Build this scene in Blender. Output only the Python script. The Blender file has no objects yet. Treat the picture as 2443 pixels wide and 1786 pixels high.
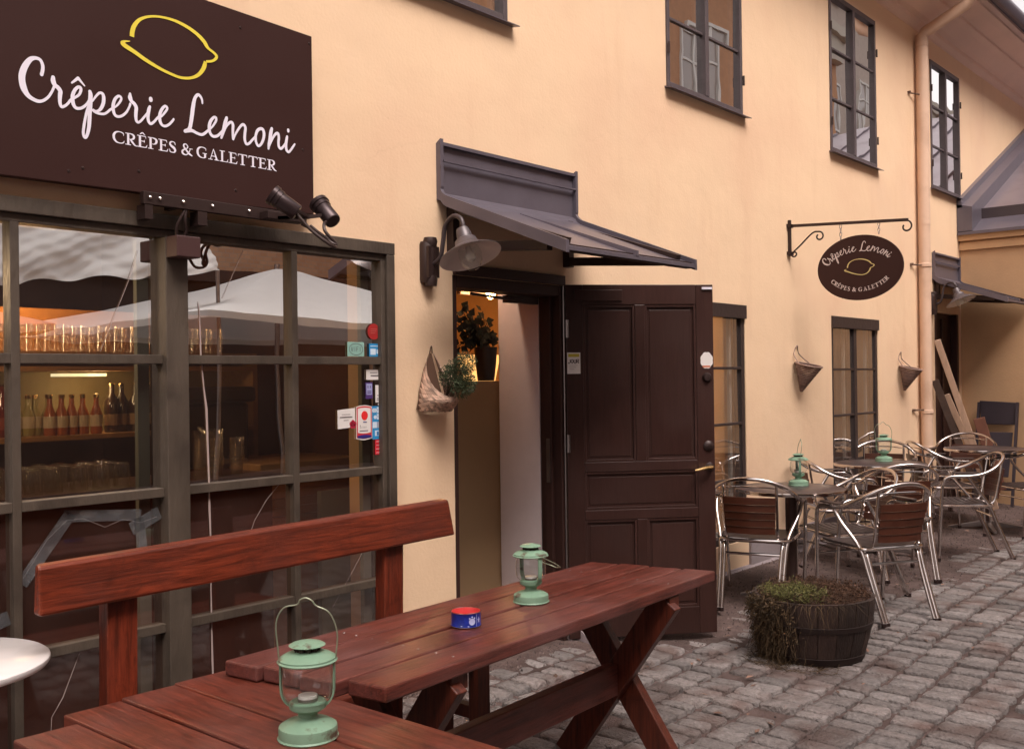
import bpy, math, random
from mathutils import Vector, Matrix
random.seed(7)
S = bpy.context.scene
C = S.collection
R = math.radians
# ------------------------------------------------------------ camera
cam = bpy.data.cameras.new('camera'); camo = bpy.data.objects.new('camera', cam); C.objects.link(camo)
cam.sensor_width = 36.0; cam.lens = 35.044; cam.clip_start = 0.05; cam.clip_end = 500
m3 = Matrix(((0.6575255710336432, 0.005136918523700337, -0.7534147168093828),
             (-0.7533200883128444, -0.012769979029821365, -0.6575300542027765),
             (-0.012998768449738548, 0.9999052653645037, -0.004526843837741118)))
camo.matrix_world = Matrix.Translation((0, -3.5, 1.52)) @ m3.to_4x4()
S.camera = camo
# ------------------------------------------------------------ light
SUN_EL, SUN_AZ = R(52), R(200)
w = bpy.data.worlds.new("World"); S.world = w; w.use_nodes = True
nt = w.node_tree; nt.nodes.clear()
sky = nt.nodes.new('ShaderNodeTexSky'); sky.sky_type = 'NISHITA'; sky.sun_disc = False
sky.sun_elevation = SUN_EL; sky.sun_rotation = SUN_AZ; sky.dust_density = 5.0; sky.air_density = 1.0
hs = nt.nodes.new('ShaderNodeHueSaturation'); hs.inputs['Saturation'].default_value = 0.12
tint = nt.nodes.new('ShaderNodeMix'); tint.data_type = 'RGBA'; tint.blend_type = 'MULTIPLY'
tint.inputs['Factor'].default_value = 1.0; tint.inputs['B'].default_value = (1.0, .905, .87, 1)
bg = nt.nodes.new('ShaderNodeBackground'); bg.inputs['Strength'].default_value = 0.15
wo = nt.nodes.new('ShaderNodeOutputWorld')
nt.links.new(sky.outputs[0], hs.inputs['Color']); nt.links.new(hs.outputs[0], tint.inputs['A'])
nt.links.new(tint.outputs['Result'], bg.inputs['Color']); nt.links.new(bg.outputs[0], wo.inputs['Surface'])
sl = bpy.data.lights.new('sun', 'SUN'); sl.energy = 1.2; sl.angle = R(40); sl.color = (1, .90, .80)
so = bpy.data.objects.new('sun', sl); C.objects.link(so)
so.rotation_euler = Vector((-math.sin(SUN_AZ)*math.cos(SUN_EL)*-1, math.cos(SUN_AZ)*math.cos(SUN_EL), math.sin(SUN_EL))).to_track_quat('Z', 'Y').to_euler()
S.view_settings.view_transform = 'Standard'; S.view_settings.look = 'None'
S.view_settings.exposure = 1.15; S.view_settings.gamma = 1.0
S.render.engine = 'CYCLES'
S.cycles.max_bounces = 8; S.cycles.transparent_max_bounces = 16; S.cycles.glossy_bounces = 5
S.cycles.caustics_reflective = False; S.cycles.caustics_refractive = False
# ------------------------------------------------------------ materials
MATS = {}
def mat(name, col, rough=.6, metal=0, var=0.0, scale=6, bump=0, bscale=None, island=0, stretch=(1,1,1),
        col2=None, spec=.5, stain=None, stain_scale=1.2, coat=0, detail=6, stain_lo=.5, stain_hi=.72, satv=.0):
    if name in MATS: return MATS[name]
    m = bpy.data.materials.new(name); MATS[name] = m; m.use_nodes = True
    n = m.node_tree.nodes; l = m.node_tree.links; b = n['Principled BSDF']
    b.inputs['Roughness'].default_value = rough; b.inputs['Metallic'].default_value = metal
    b.inputs['Specular IOR Level'].default_value = spec; b.inputs['Coat Weight'].default_value = coat
    b.inputs['Base Color'].default_value = (*col, 1)
    tc = n.new('ShaderNodeTexCoord'); mp = n.new('ShaderNodeMapping'); mp.inputs['Scale'].default_value = stretch
    l.new(tc.outputs['Object'], mp.inputs['Vector'])
    last = None
    if var or col2:
        no = n.new('ShaderNodeTexNoise'); no.inputs['Scale'].default_value = scale; no.inputs['Detail'].default_value = detail
        no.inputs['Roughness'].default_value = .65
        l.new(mp.outputs[0], no.inputs['Vector'])
        rp = n.new('ShaderNodeValToRGB'); rp.color_ramp.elements[0].position = .3; rp.color_ramp.elements[1].position = .72
        c2 = col2 if col2 else tuple(min(1, c*(1+var)) for c in col); c1 = tuple(c*(1-var) for c in col) if not col2 else col
        rp.color_ramp.elements[0].color = (*c1, 1); rp.color_ramp.elements[1].color = (*c2, 1)
        l.new(no.outputs['Fac'], rp.inputs[0]); last = rp.outputs[0]
        rr = n.new('ShaderNodeMapRange'); rr.inputs['To Min'].default_value = max(.05, rough-.1); rr.inputs['To Max'].default_value = min(1, rough+.12)
        l.new(no.outputs['Fac'], rr.inputs[0]); l.new(rr.outputs[0], b.inputs['Roughness'])
    if stain:
        ns = n.new('ShaderNodeTexNoise'); ns.inputs['Scale'].default_value = stain_scale; ns.inputs['Detail'].default_value = 8
        l.new(tc.outputs['Object'], ns.inputs['Vector'])
        rs = n.new('ShaderNodeMapRange'); rs.inputs['From Min'].default_value = stain_lo; rs.inputs['From Max'].default_value = stain_hi
        l.new(ns.outputs['Fac'], rs.inputs[0])
        mx = n.new('ShaderNodeMix'); mx.data_type = 'RGBA'; l.new(rs.outputs[0], mx.inputs['Factor'])
        if last: l.new(last, mx.inputs['A'])
        else: mx.inputs['A'].default_value = (*col, 1)
        mx.inputs['B'].default_value = (*stain, 1); last = mx.outputs['Result']
    if island:
        ge = n.new('ShaderNodeNewGeometry'); h2 = n.new('ShaderNodeHueSaturation')
        mr = n.new('ShaderNodeMapRange'); mr.inputs['To Min'].default_value = 1-island; mr.inputs['To Max'].default_value = 1+island
        l.new(ge.outputs['Random Per Island'], mr.inputs[0]); l.new(mr.outputs[0], h2.inputs['Value'])
        if last: l.new(last, h2.inputs['Color'])
        else: h2.inputs['Color'].default_value = (*col, 1)
        mf = n.new('ShaderNodeMath'); mf.operation = 'MULTIPLY'; mf.inputs[1].default_value = 17.3; l.new(ge.outputs['Random Per Island'], mf.inputs[0]); mo = n.new('ShaderNodeMath'); mo.operation = 'FRACT'; l.new(mf.outputs[0], mo.inputs[0]); mr2 = n.new('ShaderNodeMapRange'); mr2.inputs['To Min'].default_value = 1-satv; mr2.inputs['To Max'].default_value = 1+satv; l.new(mo.outputs[0], mr2.inputs[0]); l.new(mr2.outputs[0], h2.inputs['Saturation'])
        last = h2.outputs[0]
    if last: l.new(last, b.inputs['Base Color'])
    if bump:
        nb = n.new('ShaderNodeTexNoise'); nb.inputs['Scale'].default_value = bscale or scale*4; nb.inputs['Detail'].default_value = 8
        l.new(mp.outputs[0], nb.inputs['Vector'])
        bp = n.new('ShaderNodeBump'); bp.inputs['Strength'].default_value = bump; bp.inputs['Distance'].default_value = .02
        l.new(nb.outputs['Fac'], bp.inputs['Height']); l.new(bp.outputs[0], b.inputs['Normal'])
    return m
def woodmat(name, base, st, dusty, edge, k=1.0, scuff=1.0, flat=0):
    m = bpy.data.materials.new(name); MATS[name] = m; m.use_nodes = True; n = m.node_tree.nodes; l = m.node_tree.links; b = n['Principled BSDF']
    tc = n.new('ShaderNodeTexCoord'); ge = n.new('ShaderNodeNewGeometry'); va = n.new('ShaderNodeVectorMath'); va.operation = 'ADD'
    cx = n.new('ShaderNodeCombineXYZ'); ml = n.new('ShaderNodeMath'); ml.operation = 'MULTIPLY'; ml.inputs[1].default_value = 37.0
    l.new(ge.outputs['Random Per Island'], ml.inputs[0]); l.new(ml.outputs[0], cx.inputs[0]); l.new(ml.outputs[0], cx.inputs[1]); l.new(ml.outputs[0], cx.inputs[2])
    l.new(tc.outputs['Object'], va.inputs[0]); l.new(cx.outputs[0], va.inputs[1])
    mp = n.new('ShaderNodeMapping'); mp.inputs['Scale'].default_value = st; l.new(va.outputs[0], mp.inputs['Vector'])
    def noise(vec, sc, det=8, rough=.6, dist=0):
        q = n.new('ShaderNodeTexNoise'); q.inputs['Scale'].default_value = sc; q.inputs['Detail'].default_value = det; q.inputs['Roughness'].default_value = rough; q.inputs['Distortion'].default_value = dist; l.new(vec, q.inputs['Vector']); return q.outputs['Fac']
    def rng(v, a, b_, c=0, d=1):
        q = n.new('ShaderNodeMapRange'); q.inputs['From Min'].default_value = a; q.inputs['From Max'].default_value = b_; q.inputs['To Min'].default_value = c; q.inputs['To Max'].default_value = d; l.new(v, q.inputs[0]); return q.outputs[0]
    def mixc(f, a, c, mode='MIX'):
        q = n.new('ShaderNodeMix'); q.data_type = 'RGBA'; q.blend_type = mode
        l.new(f, q.inputs['Factor']) if not isinstance(f, float) else setattr(q.inputs['Factor'], 'default_value', f)
        for s_, v in (('A', a), ('B', c)):
            if isinstance(v, tuple): q.inputs[s_].default_value = (*v, 1)
            else: l.new(v, q.inputs[s_])
        return q.outputs['Result']
    gr = noise(mp.outputs[0], 7, 10, .68, .6); fine = noise(mp.outputs[0], 26, 6, .7)
    col = mixc(rng(gr, .36, .66), tuple(c*(.88 if flat else .42) for c in base), tuple(c*(1.12 if flat else 1.55) for c in base))
    col = mixc(rng(fine, .60, .72, 0, .1 if flat else .55), col, tuple(c*.35 for c in base))
    big = noise(va.outputs[0], 2.4, 9, .62); col = mixc(rng(big, .42, .66, 0, .8*k), col, dusty)
    dk = noise(va.outputs[0], 4.2, 10, .72, .8); col = mixc(rng(dk, .56, .70, 0, .10 if flat else .62), col, tuple(c*.28 for c in base))
    sc1 = noise(mp.outputs[0], 12, 12, .8, 1.5); col = mixc(rng(sc1, .645, .70, 0, .55*scuff), col, tuple(min(1, c*1.0) for c in edge))
    sp = noise(va.outputs[0], 34, 10, .75); col = mixc(rng(sp, .69, .72, 0, .5*scuff), col, tuple(min(1, c*1.9) for c in edge))
    bv = n.new('ShaderNodeBevel'); bv.samples = 4; bv.inputs['Radius'].default_value = .008
    dt = n.new('ShaderNodeVectorMath'); dt.operation = 'DOT_PRODUCT'; l.new(bv.outputs[0], dt.inputs[0]); l.new(ge.outputs['True Normal'], dt.inputs[1])
    em = rng(dt.outputs['Value'], .985, .80); e2 = n.new('ShaderNodeMath'); e2.operation = 'MULTIPLY'; l.new(em, e2.inputs[0]); l.new(rng(noise(va.outputs[0], 16, 8, .7), .38, .62, 0, .8*k), e2.inputs[1])
    col = mixc(e2.outputs[0], col, edge)
    h2 = n.new('ShaderNodeHueSaturation'); l.new(rng(ge.outputs['Random Per Island'], 0, 1, .86, 1.12), h2.inputs['Value']); l.new(col, h2.inputs['Color']); l.new(h2.outputs[0], b.inputs['Base Color'])
    l.new(rng(big, .3, .7, .30, .52), b.inputs['Roughness']); b.inputs['Specular IOR Level'].default_value = .28 if flat else .45
    ad = n.new('ShaderNodeMath'); ad.operation = 'MULTIPLY_ADD'; l.new(fine, ad.inputs[0]); ad.inputs[1].default_value = -.35; l.new(gr, ad.inputs[2])
    bp = n.new('ShaderNodeBump'); bp.inputs['Strength'].default_value = .22*k+.05; bp.inputs['Distance'].default_value = .012; l.new(ad.outputs[0], bp.inputs['Height']); l.new(bp.outputs[0], b.inputs['Normal'])
    return m
def emis(name, col, st):
    if name in MATS: return MATS[name]
    m = mat(name, (.8, .7, .5)); b = m.node_tree.nodes['Principled BSDF']
    b.inputs['Emission Color'].default_value = (*col, 1); b.inputs['Emission Strength'].default_value = st
    return m
def glassmat(name, tintc=(.9,.93,.9), base=.07, gain=1.0, wob=.03, wscale=1.5, rough=0.0, dirt=0.0, dcol=(.34,.27,.24)):
    m = bpy.data.materials.new(name); MATS[name] = m; m.use_nodes = True
    n = m.node_tree.nodes; l = m.node_tree.links; n.clear()
    o = n.new('ShaderNodeOutputMaterial'); mx = n.new('ShaderNodeMixShader'); t = n.new('ShaderNodeBsdfTransparent'); g = n.new('ShaderNodeBsdfGlossy')
    t.inputs['Color'].default_value = (*tintc, 1); g.inputs['Roughness'].default_value = rough; g.inputs['Color'].default_value = (.95, .95, .95, 1)
    lw_ = n.new('ShaderNodeLayerWeight'); lw_.inputs['Blend'].default_value = .5; pw = n.new('ShaderNodeMath'); pw.operation = 'POWER'; pw.inputs[1].default_value = 3.6; l.new(lw_.outputs['Facing'], pw.inputs[0])
    f = n.new('ShaderNodeMath'); f.operation = 'MULTIPLY_ADD'; f.inputs[1].default_value = .95; f.inputs[2].default_value = .045; l.new(pw.outputs[0], f.inputs[0])
    ma = n.new('ShaderNodeMath'); ma.operation = 'MULTIPLY_ADD'; ma.inputs[1].default_value = gain; ma.inputs[2].default_value = base; ma.use_clamp = True
    tc = n.new('ShaderNodeTexCoord'); no = n.new('ShaderNodeTexNoise'); no.inputs['Scale'].default_value = wscale; no.inputs['Detail'].default_value = 1.5
    bp = n.new('ShaderNodeBump'); bp.inputs['Strength'].default_value = wob; bp.inputs['Distance'].default_value = .1
    l.new(tc.outputs['Object'], no.inputs['Vector']); l.new(no.outputs['Fac'], bp.inputs['Height']); l.new(bp.outputs[0], g.inputs['Normal'])
    l.new(f.outputs[0], ma.inputs[0]); l.new(ma.outputs[0], mx.inputs[0]); l.new(t.outputs[0], mx.inputs[1]); l.new(g.outputs[0], mx.inputs[2])
    if dirt:
        d = n.new('ShaderNodeBsdfDiffuse'); d.inputs['Color'].default_value = (*dcol, 1); m2 = n.new('ShaderNodeMixShader'); nd = n.new('ShaderNodeTexNoise'); nd.inputs['Scale'].default_value = 5; nd.inputs['Detail'].default_value = 10; nd.inputs['Roughness'].default_value = .7
        mp = n.new('ShaderNodeMapping'); mp.inputs['Scale'].default_value = (1, 1, .5); l.new(tc.outputs['Object'], mp.inputs['Vector']); l.new(mp.outputs[0], nd.inputs['Vector'])
        q = n.new('ShaderNodeMapRange'); q.inputs['From Min'].default_value = .3; q.inputs['From Max'].default_value = .75; q.inputs['To Min'].default_value = dirt*.45; q.inputs['To Max'].default_value = dirt*1.8; l.new(nd.outputs['Fac'], q.inputs[0])
        l.new(q.outputs[0], m2.inputs[0]); l.new(mx.outputs[0], m2.inputs[1]); l.new(d.outputs[0], m2.inputs[2]); l.new(m2.outputs[0], o.inputs[0])
    else: l.new(mx.outputs[0], o.inputs[0])
    return m
PLASTER = mat('peach_lime_plaster', (.80,.572,.38), .9, var=.03, scale=1.6, bump=.10, bscale=60, stain=(.73,.49,.33), stain_scale=.8)
def plaster_detail(m, streak, crack, amt=.5):
    n = m.node_tree.nodes; l = m.node_tree.links; b = n['Principled BSDF']; src = b.inputs['Base Color'].links[0].from_socket
    tc = n.new('ShaderNodeTexCoord')
    def noise(scale3, sc, det=8, rough=.6):
        mp = n.new('ShaderNodeMapping'); mp.inputs['Scale'].default_value = scale3; l.new(tc.outputs['Object'], mp.inputs['Vector'])
        q = n.new('ShaderNodeTexNoise'); q.inputs['Scale'].default_value = sc; q.inputs['Detail'].default_value = det; q.inputs['Roughness'].default_value = rough; l.new(mp.outputs[0], q.inputs['Vector']); return q.outputs['Fac']
    def step(v, a, b_, c, d, col, prev):
        q = n.new('ShaderNodeMapRange'); q.inputs['From Min'].default_value = a; q.inputs['From Max'].default_value = b_; q.inputs['To Min'].default_value = c; q.inputs['To Max'].default_value = d; l.new(v, q.inputs[0])
        x = n.new('ShaderNodeMix'); x.data_type = 'RGBA'; l.new(q.outputs[0], x.inputs['Factor']); l.new(prev, x.inputs['A']); x.inputs['B'].default_value = (*col, 1); return x.outputs['Result']
    src = step(noise((1,1,.16), 3.2), .55, .74, 0, amt, streak, src)
    src = step(noise((1,1,1), .55, 10, .7), .50, .70, 0, .28, tuple(min(1, c*1.10) for c in streak[:1])+(streak[1]*1.28, streak[2]*1.5), src)
    src = step(noise((1,1,1), 42, 4, .6), .705, .735, 0, .35, crack, src)
    vo = n.new('ShaderNodeTexVoronoi'); vo.feature = 'DISTANCE_TO_EDGE'; vo.inputs['Scale'].default_value = .75
    wp = n.new('ShaderNodeMix'); wp.data_type = 'VECTOR'; wp.inputs['Factor'].default_value = .22; l.new(tc.outputs['Object'], wp.inputs['A'])
    nz = n.new('ShaderNodeTexNoise'); nz.inputs['Scale'].default_value = 3; nz.inputs['Detail'].default_value = 10; l.new(tc.outputs['Object'], nz.inputs['Vector']); l.new(nz.outputs['Color'], wp.inputs['B']); l.new(wp.outputs['Result'], vo.inputs['Vector'])
    mk = n.new('ShaderNodeMapRange'); mk.inputs['From Min'].default_value = .0035; mk.inputs['From Max'].default_value = .0; l.new(vo.outputs['Distance'], mk.inputs[0])
    m2 = n.new('ShaderNodeMapRange'); m2.inputs['From Min'].default_value = .55; m2.inputs['From Max'].default_value = .68; m2.inputs['To Max'].default_value = .45; l.new(noise((1,1,1), .8, 3), m2.inputs[0])
    mm = n.new('ShaderNodeMath'); mm.operation = 'MULTIPLY'; l.new(mk.outputs[0], mm.inputs[0]); m2.inputs['To Max'].default_value = .10; l.new(m2.outputs[0], mm.inputs[1])
    x = n.new('ShaderNodeMix'); x.data_type = 'RGBA'; l.new(mm.outputs[0], x.inputs['Factor']); l.new(src, x.inputs['A']); x.inputs['B'].default_value = (*crack, 1); l.new(x.outputs['Result'], b.inputs['Base Color'])
    # broad trowel waves over the fine grain
    old = b.inputs['Normal'].links[0].from_node; w2 = n.new('ShaderNodeTexNoise'); w2.inputs['Scale'].default_value = 2.6; w2.inputs['Detail'].default_value = 3; l.new(tc.outputs['Object'], w2.inputs['Vector'])
    b2 = n.new('ShaderNodeBump'); b2.inputs['Strength'].default_value = .38; b2.inputs['Distance'].default_value = .03; l.new(w2.outputs['Fac'], b2.inputs['Height']); l.new(b2.outputs[0], old.inputs['Normal'])
plaster_detail(PLASTER, (.66,.42,.27), (.36,.22,.14), .42)
OCHRE = mat('ochre_plaster', (.55,.34,.19), .9, var=.08, scale=2, bump=.12, bscale=50)
PLINTH = mat('grey_plinth_concrete', (.30,.25,.26), .85, var=.12, scale=5, bump=.2)
SOFFIT = mat('pale_peach_cornice', (.78,.57,.46), .85, var=.05, scale=2, bump=.05)
OLIVE = mat('weathered_olive_paint', (.074,.055,.041), .55, var=.22, scale=7, bump=.25, bscale=40, stain=(.035,.024,.018), stain_scale=5, stretch=(1,1,.35))
PALEF = mat('pale_green_grey_paint', (.20,.215,.19), .6, var=.1, scale=5)
DARKF = mat('dark_umber_window_paint', (.034,.022,.021), .5, var=.15, scale=9, bump=.12)
UPF = mat('grey_umber_window_paint', (.082,.062,.066), .5, var=.12, scale=9, bump=.12)
DOORM = woodmat('dark_brown_door_paint', (.041,.0175,.0142), (5,5,.6), dusty=(.053,.027,.023), edge=(.085,.05,.042), k=.35, scuff=.3, flat=1)
JAMB = mat('dark_red_brown_jamb', (.032,.010,.007), .6, var=.15)
SHEET = mat('painted_sheet_metal', (.120,.104,.128), .34, metal=.2, var=.12, scale=4, bump=.05, bscale=12)
BLACK = mat('black_brown_iron', (.036,.020,.018), .42, metal=.3, var=.1)
REDWOOD = woodmat('red_stained_pine', (.125,.029,.020), (.6,9,9), dusty=(.170,.070,.064), edge=(.24,.075,.034))
REDWOODY = woodmat('red_stained_pine_across', (.135,.028,.016), (9,.6,9), dusty=(.155,.058,.046), edge=(.25,.078,.034))
REDWOODZ = woodmat('red_stained_pine_upright', (.105,.021,.010), (9,9,.7), dusty=(.085,.024,.015), edge=(.20,.05,.02), k=.6)
BENCHW = woodmat('orange_red_stained_pine', (.175,.029,.0115), (.6,7,8), dusty=(.10,.022,.013), edge=(.30,.078,.035))
BENCHZ = woodmat('orange_red_stained_post', (.17,.028,.0115), (7,7,.7), dusty=(.10,.022,.013), edge=(.30,.078,.035))
ALU = mat('brushed_aluminium', (.66,.60,.575), .14, metal=1.0, var=.04, scale=20)
SLAT = mat('varnished_chair_slat', (.085,.026,.014), .35, var=.3, scale=6, stretch=(1,4,4), island=.25)
SEATS = mat('dull_seat_slat', (.050,.034,.033), .45, var=.25, scale=6, stretch=(1,4,4), island=.2)
TTOP = mat('dark_table_laminate', (.055,.040,.042), .32, var=.15, scale=8)
STEEL = mat('dull_steel', (.30,.26,.25), .35, metal=.9, var=.1)
LGREEN = mat('mint_green_lantern_enamel', (.205,.34,.24), .42, var=.14, scale=14, stain=(.10,.075,.05), stain_scale=26, stain_lo=.60, stain_hi=.68)
MARBLE = mat('white_marble', (.80,.76,.76), .16, var=.0, stain=(.62,.62,.62), stain_scale=4, stain_lo=.52, stain_hi=.8)
SIGNB = mat('dark_brown_sign_sheet', (.036,.0135,.0115), .5, var=.05, scale=3, spec=.22)
WHITE = mat('white_sign_vinyl', (.78,.74,.84), .5)
YELLOW = mat('yellow_sign_vinyl', (.75,.62,.06), .5)
PALEY = mat('pale_yellow_sign_vinyl', (.60,.48,.20), .5)
BRASS = mat('polished_brass', (.80,.55,.25), .2, metal=1.0)
GL = glassmat('shop_window_glass', base=.60, gain=1.3, wob=.03, wscale=1.3, tintc=(1.0,.96,.88), dirt=.008)
GLD = glassmat('grimy_lower_glass', base=.09, gain=1.0, wob=.03, wscale=1.3, tintc=(.70,.62,.58), rough=.05, dirt=.055, dcol=(.30,.17,.14))
GLU = glassmat('old_window_glass', base=.62, gain=1.6, wob=.012, wscale=2.0, tintc=(.8,.8,.8))
GLL = glassmat('lower_window_glass', dirt=.07, base=.26, gain=1.2, wob=.03, wscale=2.0, tintc=(.8,.8,.78))
GLS = glassmat('clear_small_glass', base=.0, gain=1.0, wob=.0, tintc=(.95,.97,.96), dirt=.03, dcol=(.5,.5,.45))
GLB = glassmat('sparkling_tumbler_glass', rough=.03, base=.12, gain=1.5, wob=.0, tintc=(.96,.95,.92), dirt=.035, dcol=(.62,.52,.38))
# ------------------------------------------------------------ mesh helpers
ORG = {}
class M:
    def __init__(s): s.v = []; s.f = []; s.mi = []; s.m = 0; s.pc = []
    def mark(s): s.pc.append((len(s.v), len(s.f)))
    def add(s, vs, fs):
        s.mark(); o = len(s.v); s.v += [tuple(v) for v in vs]; s.f += [tuple(i+o for i in f) for f in fs]; s.mi += [s.m]*len(fs)
        return s
    def box(s, x0, x1, y0, y1, z0, z1):
        if x0 > x1: x0, x1 = x1, x0
        if y0 > y1: y0, y1 = y1, y0
        if z0 > z1: z0, z1 = z1, z0
        return s.add([(x0,y0,z0),(x1,y0,z0),(x1,y1,z0),(x0,y1,z0),(x0,y0,z1),(x1,y0,z1),(x1,y1,z1),(x0,y1,z1)],
                     [(0,3,2,1),(4,5,6,7),(0,1,5,4),(1,2,6,5),(2,3,7,6),(3,0,4,7)])
    def hexa(s, lo, hi):      # two quads of 4 points, bottom and top (same winding, ccw from above)
        return s.add(list(lo)+list(hi), [(0,3,2,1),(4,5,6,7),(0,1,5,4),(1,2,6,5),(2,3,7,6),(3,0,4,7)])
    def beam(s, a, b, w, h, up=(0,0,1)):   # rectangular bar from a to b, w sideways, h along up
        a = Vector(a); b = Vector(b); d = (b-a).normalized(); u = Vector(up); u = (u-d*u.dot(d)).normalized(); r = d.cross(u)
        q = lambda p: [p-r*w/2-u*h/2, p+r*w/2-u*h/2, p+r*w/2+u*h/2, p-r*w/2+u*h/2]
        return s.add(q(a)+q(b), [(0,1,2,3),(7,6,5,4),(0,4,5,1),(1,5,6,2),(2,6,7,3),(3,7,4,0)])
    def tube(s, pts, r, n=8, closed=False, caps=True):
        pts = [Vector(p) for p in pts]; N = len(pts); rs = r if isinstance(r, (list, tuple)) else [r]*N
        s.mark(); prev = None; o = len(s.v); F = []
        for i, p in enumerate(pts):
            a = pts[(i-1) % N] if (closed or i > 0) else p; b = pts[(i+1) % N] if (closed or i < N-1) else p
            t = (b-a).normalized()
            if prev is None:
                u = Vector((0,0,1)) if abs(t.z) < .9 else Vector((1,0,0))
                u = (u-t*u.dot(t)).normalized()
            else:
                u = prev-t*prev.dot(t); u = u.normalized() if u.length > 1e-6 else t.orthogonal().normalized()
            prev = u; v = t.cross(u)
            for k in range(n):
                an = 2*math.pi*k/n; s.v.append(tuple(p+(u*math.cos(an)+v*math.sin(an))*rs[i]))
        M_ = N if closed else N-1
        for i in range(M_):
            j = (i+1) % N
            for k in range(n):
                k2 = (k+1) % n; F.append((o+i*n+k, o+i*n+k2, o+j*n+k2, o+j*n+k))
        if caps and not closed:
            F.append(tuple(o+k for k in reversed(range(n)))); F.append(tuple(o+(N-1)*n+k for k in range(n)))
        s.f += F; s.mi += [s.m]*len(F); return s
    def lathe(s, prof, c=(0,0,0), n=24, axis=None, closed=True):
        c = Vector(c); q = Vector((0,0,1)).rotation_difference(Vector(axis)) if axis else None
        s.mark(); o = len(s.v); F = []
        for r, z in prof:
            for k in range(n):
                an = 2*math.pi*k/n; v = Vector((r*math.cos(an), r*math.sin(an), z))
                if q: v = q @ v
                s.v.append(tuple(c+v))
        for i in range(len(prof)-1):
            for k in range(n):
                k2 = (k+1) % n; F.append((o+i*n+k, o+i*n+k2, o+(i+1)*n+k2, o+(i+1)*n+k))
        if closed:
            if prof[0][0] > 1e-5: F.append(tuple(o+k for k in reversed(range(n))))
            if prof[-1][0] > 1e-5: F.append(tuple(o+(len(prof)-1)*n+k for k in range(n)))
        s.f += F; s.mi += [s.m]*len(F); return s
    def prism(s, poly, f0, f1):   # poly 2-D; f0, f1 map 2-D points to the front and back
        n = len(poly); 
        return s.add([f0(p) for p in poly]+[f1(p) for p in poly],
                     [tuple(range(n)), tuple(reversed(range(n, 2*n)))]+[(i, i+n, (i+1) % n+n, (i+1) % n) for i in range(n)])
    def each(s, name, m, parent, **k):      # every primitive its own part
        pc = s.pc+[(len(s.v), len(s.f))]; out = []
        for (v0, f0), (v1, f1) in zip(pc, pc[1:]):
            if f1 > f0:
                t = M(); t.v = s.v[v0:v1]; t.f = [tuple(i-v0 for i in f) for f in s.f[f0:f1]]; t.mi = [0]*len(t.f); out.append(t.build(name, m, parent, **k))
        return out
    def build(s, name, m, parent=None, smooth=False, bevel=0, origin=None):
        me = bpy.data.meshes.new(name)
        if parent is not None: org = ORG[parent.name]
        elif origin is not None: org = Vector(origin)
        else:
            xs = [v[0] for v in s.v]; ys = [v[1] for v in s.v]; zs = [v[2] for v in s.v]
            org = Vector(((min(xs)+max(xs))/2, (min(ys)+max(ys))/2, min(zs)))
        me.from_pydata([(x-org.x, y-org.y, z-org.z) for x, y, z in s.v], [], s.f)
        ms = m if isinstance(m, (list, tuple)) else [m]
        for q in ms: me.materials.append(q)
        if len(ms) > 1: me.polygons.foreach_set('material_index', s.mi)
        if smooth:
            me.polygons.foreach_set('use_smooth', [True]*len(me.polygons))
            if smooth != 'all':
                try: me.set_sharp_from_angle(angle=R(38))
                except Exception: pass
        me.update()
        o = bpy.data.objects.new(name, me); C.objects.link(o)
        if parent is None: o.location = org; ORG[o.name] = org
        else: o.parent = parent; ORG[o.name] = org
        if bevel:
            b = o.modifiers.new('bevel', 'BEVEL'); b.width = bevel; b.segments = 2; b.limit_method = 'ANGLE'
        return o
def thing(name, label, cat, loc=(0,0,0), group=None):
    o = bpy.data.objects.new(name, None); C.objects.link(o); o.location = loc; o.empty_display_size = .1
    o['label'] = label; o['category'] = cat; ORG[o.name] = Vector(loc)
    if group: o['group'] = group
    return o
def sub(name, parent):     # an empty part that itself has parts
    o = bpy.data.objects.new(name, None); C.objects.link(o); o.parent = parent; o.empty_display_size = .1
    ORG[o.name] = ORG[parent.name]; return o
def tag(o, label, cat, group=None):
    o['label'] = label; o['category'] = cat
    if group: o['group'] = group
    return o
def struct(o, kind='structure'): o['kind'] = kind; return o
def dup(root, loc, rz, label, group=None):
    r = root.copy(); C.objects.link(r); r.location = loc; r.rotation_euler = (0, 0, rz); r['label'] = label
    if group: r['group'] = group
    for ch in list(root.children):
        c = ch.copy(); C.objects.link(c); c.parent = r
        for g in list(ch.children):
            d = g.copy(); C.objects.link(d); d.parent = c
    return r
def catmull(pts, k=6, closed=False):
    P = [Vector(p) for p in pts]; n = len(P); out = []
    for i in range(n if closed else n-1):
        p0 = P[(i-1) % n] if (closed or i > 0) else P[0]*2-P[1]
        p1 = P[i]; p2 = P[(i+1) % n]; p3 = P[(i+2) % n] if (closed or i < n-2) else P[-1]*2-P[-2]
        for j in range(k):
            t = j/k; out.append(.5*((2*p1)+(p2-p0)*t+(2*p0-5*p1+4*p2-p3)*t*t+(3*p1-p0-3*p2+p3)*t**3))
    if not closed: out.append(P[-1])
    return out
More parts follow.
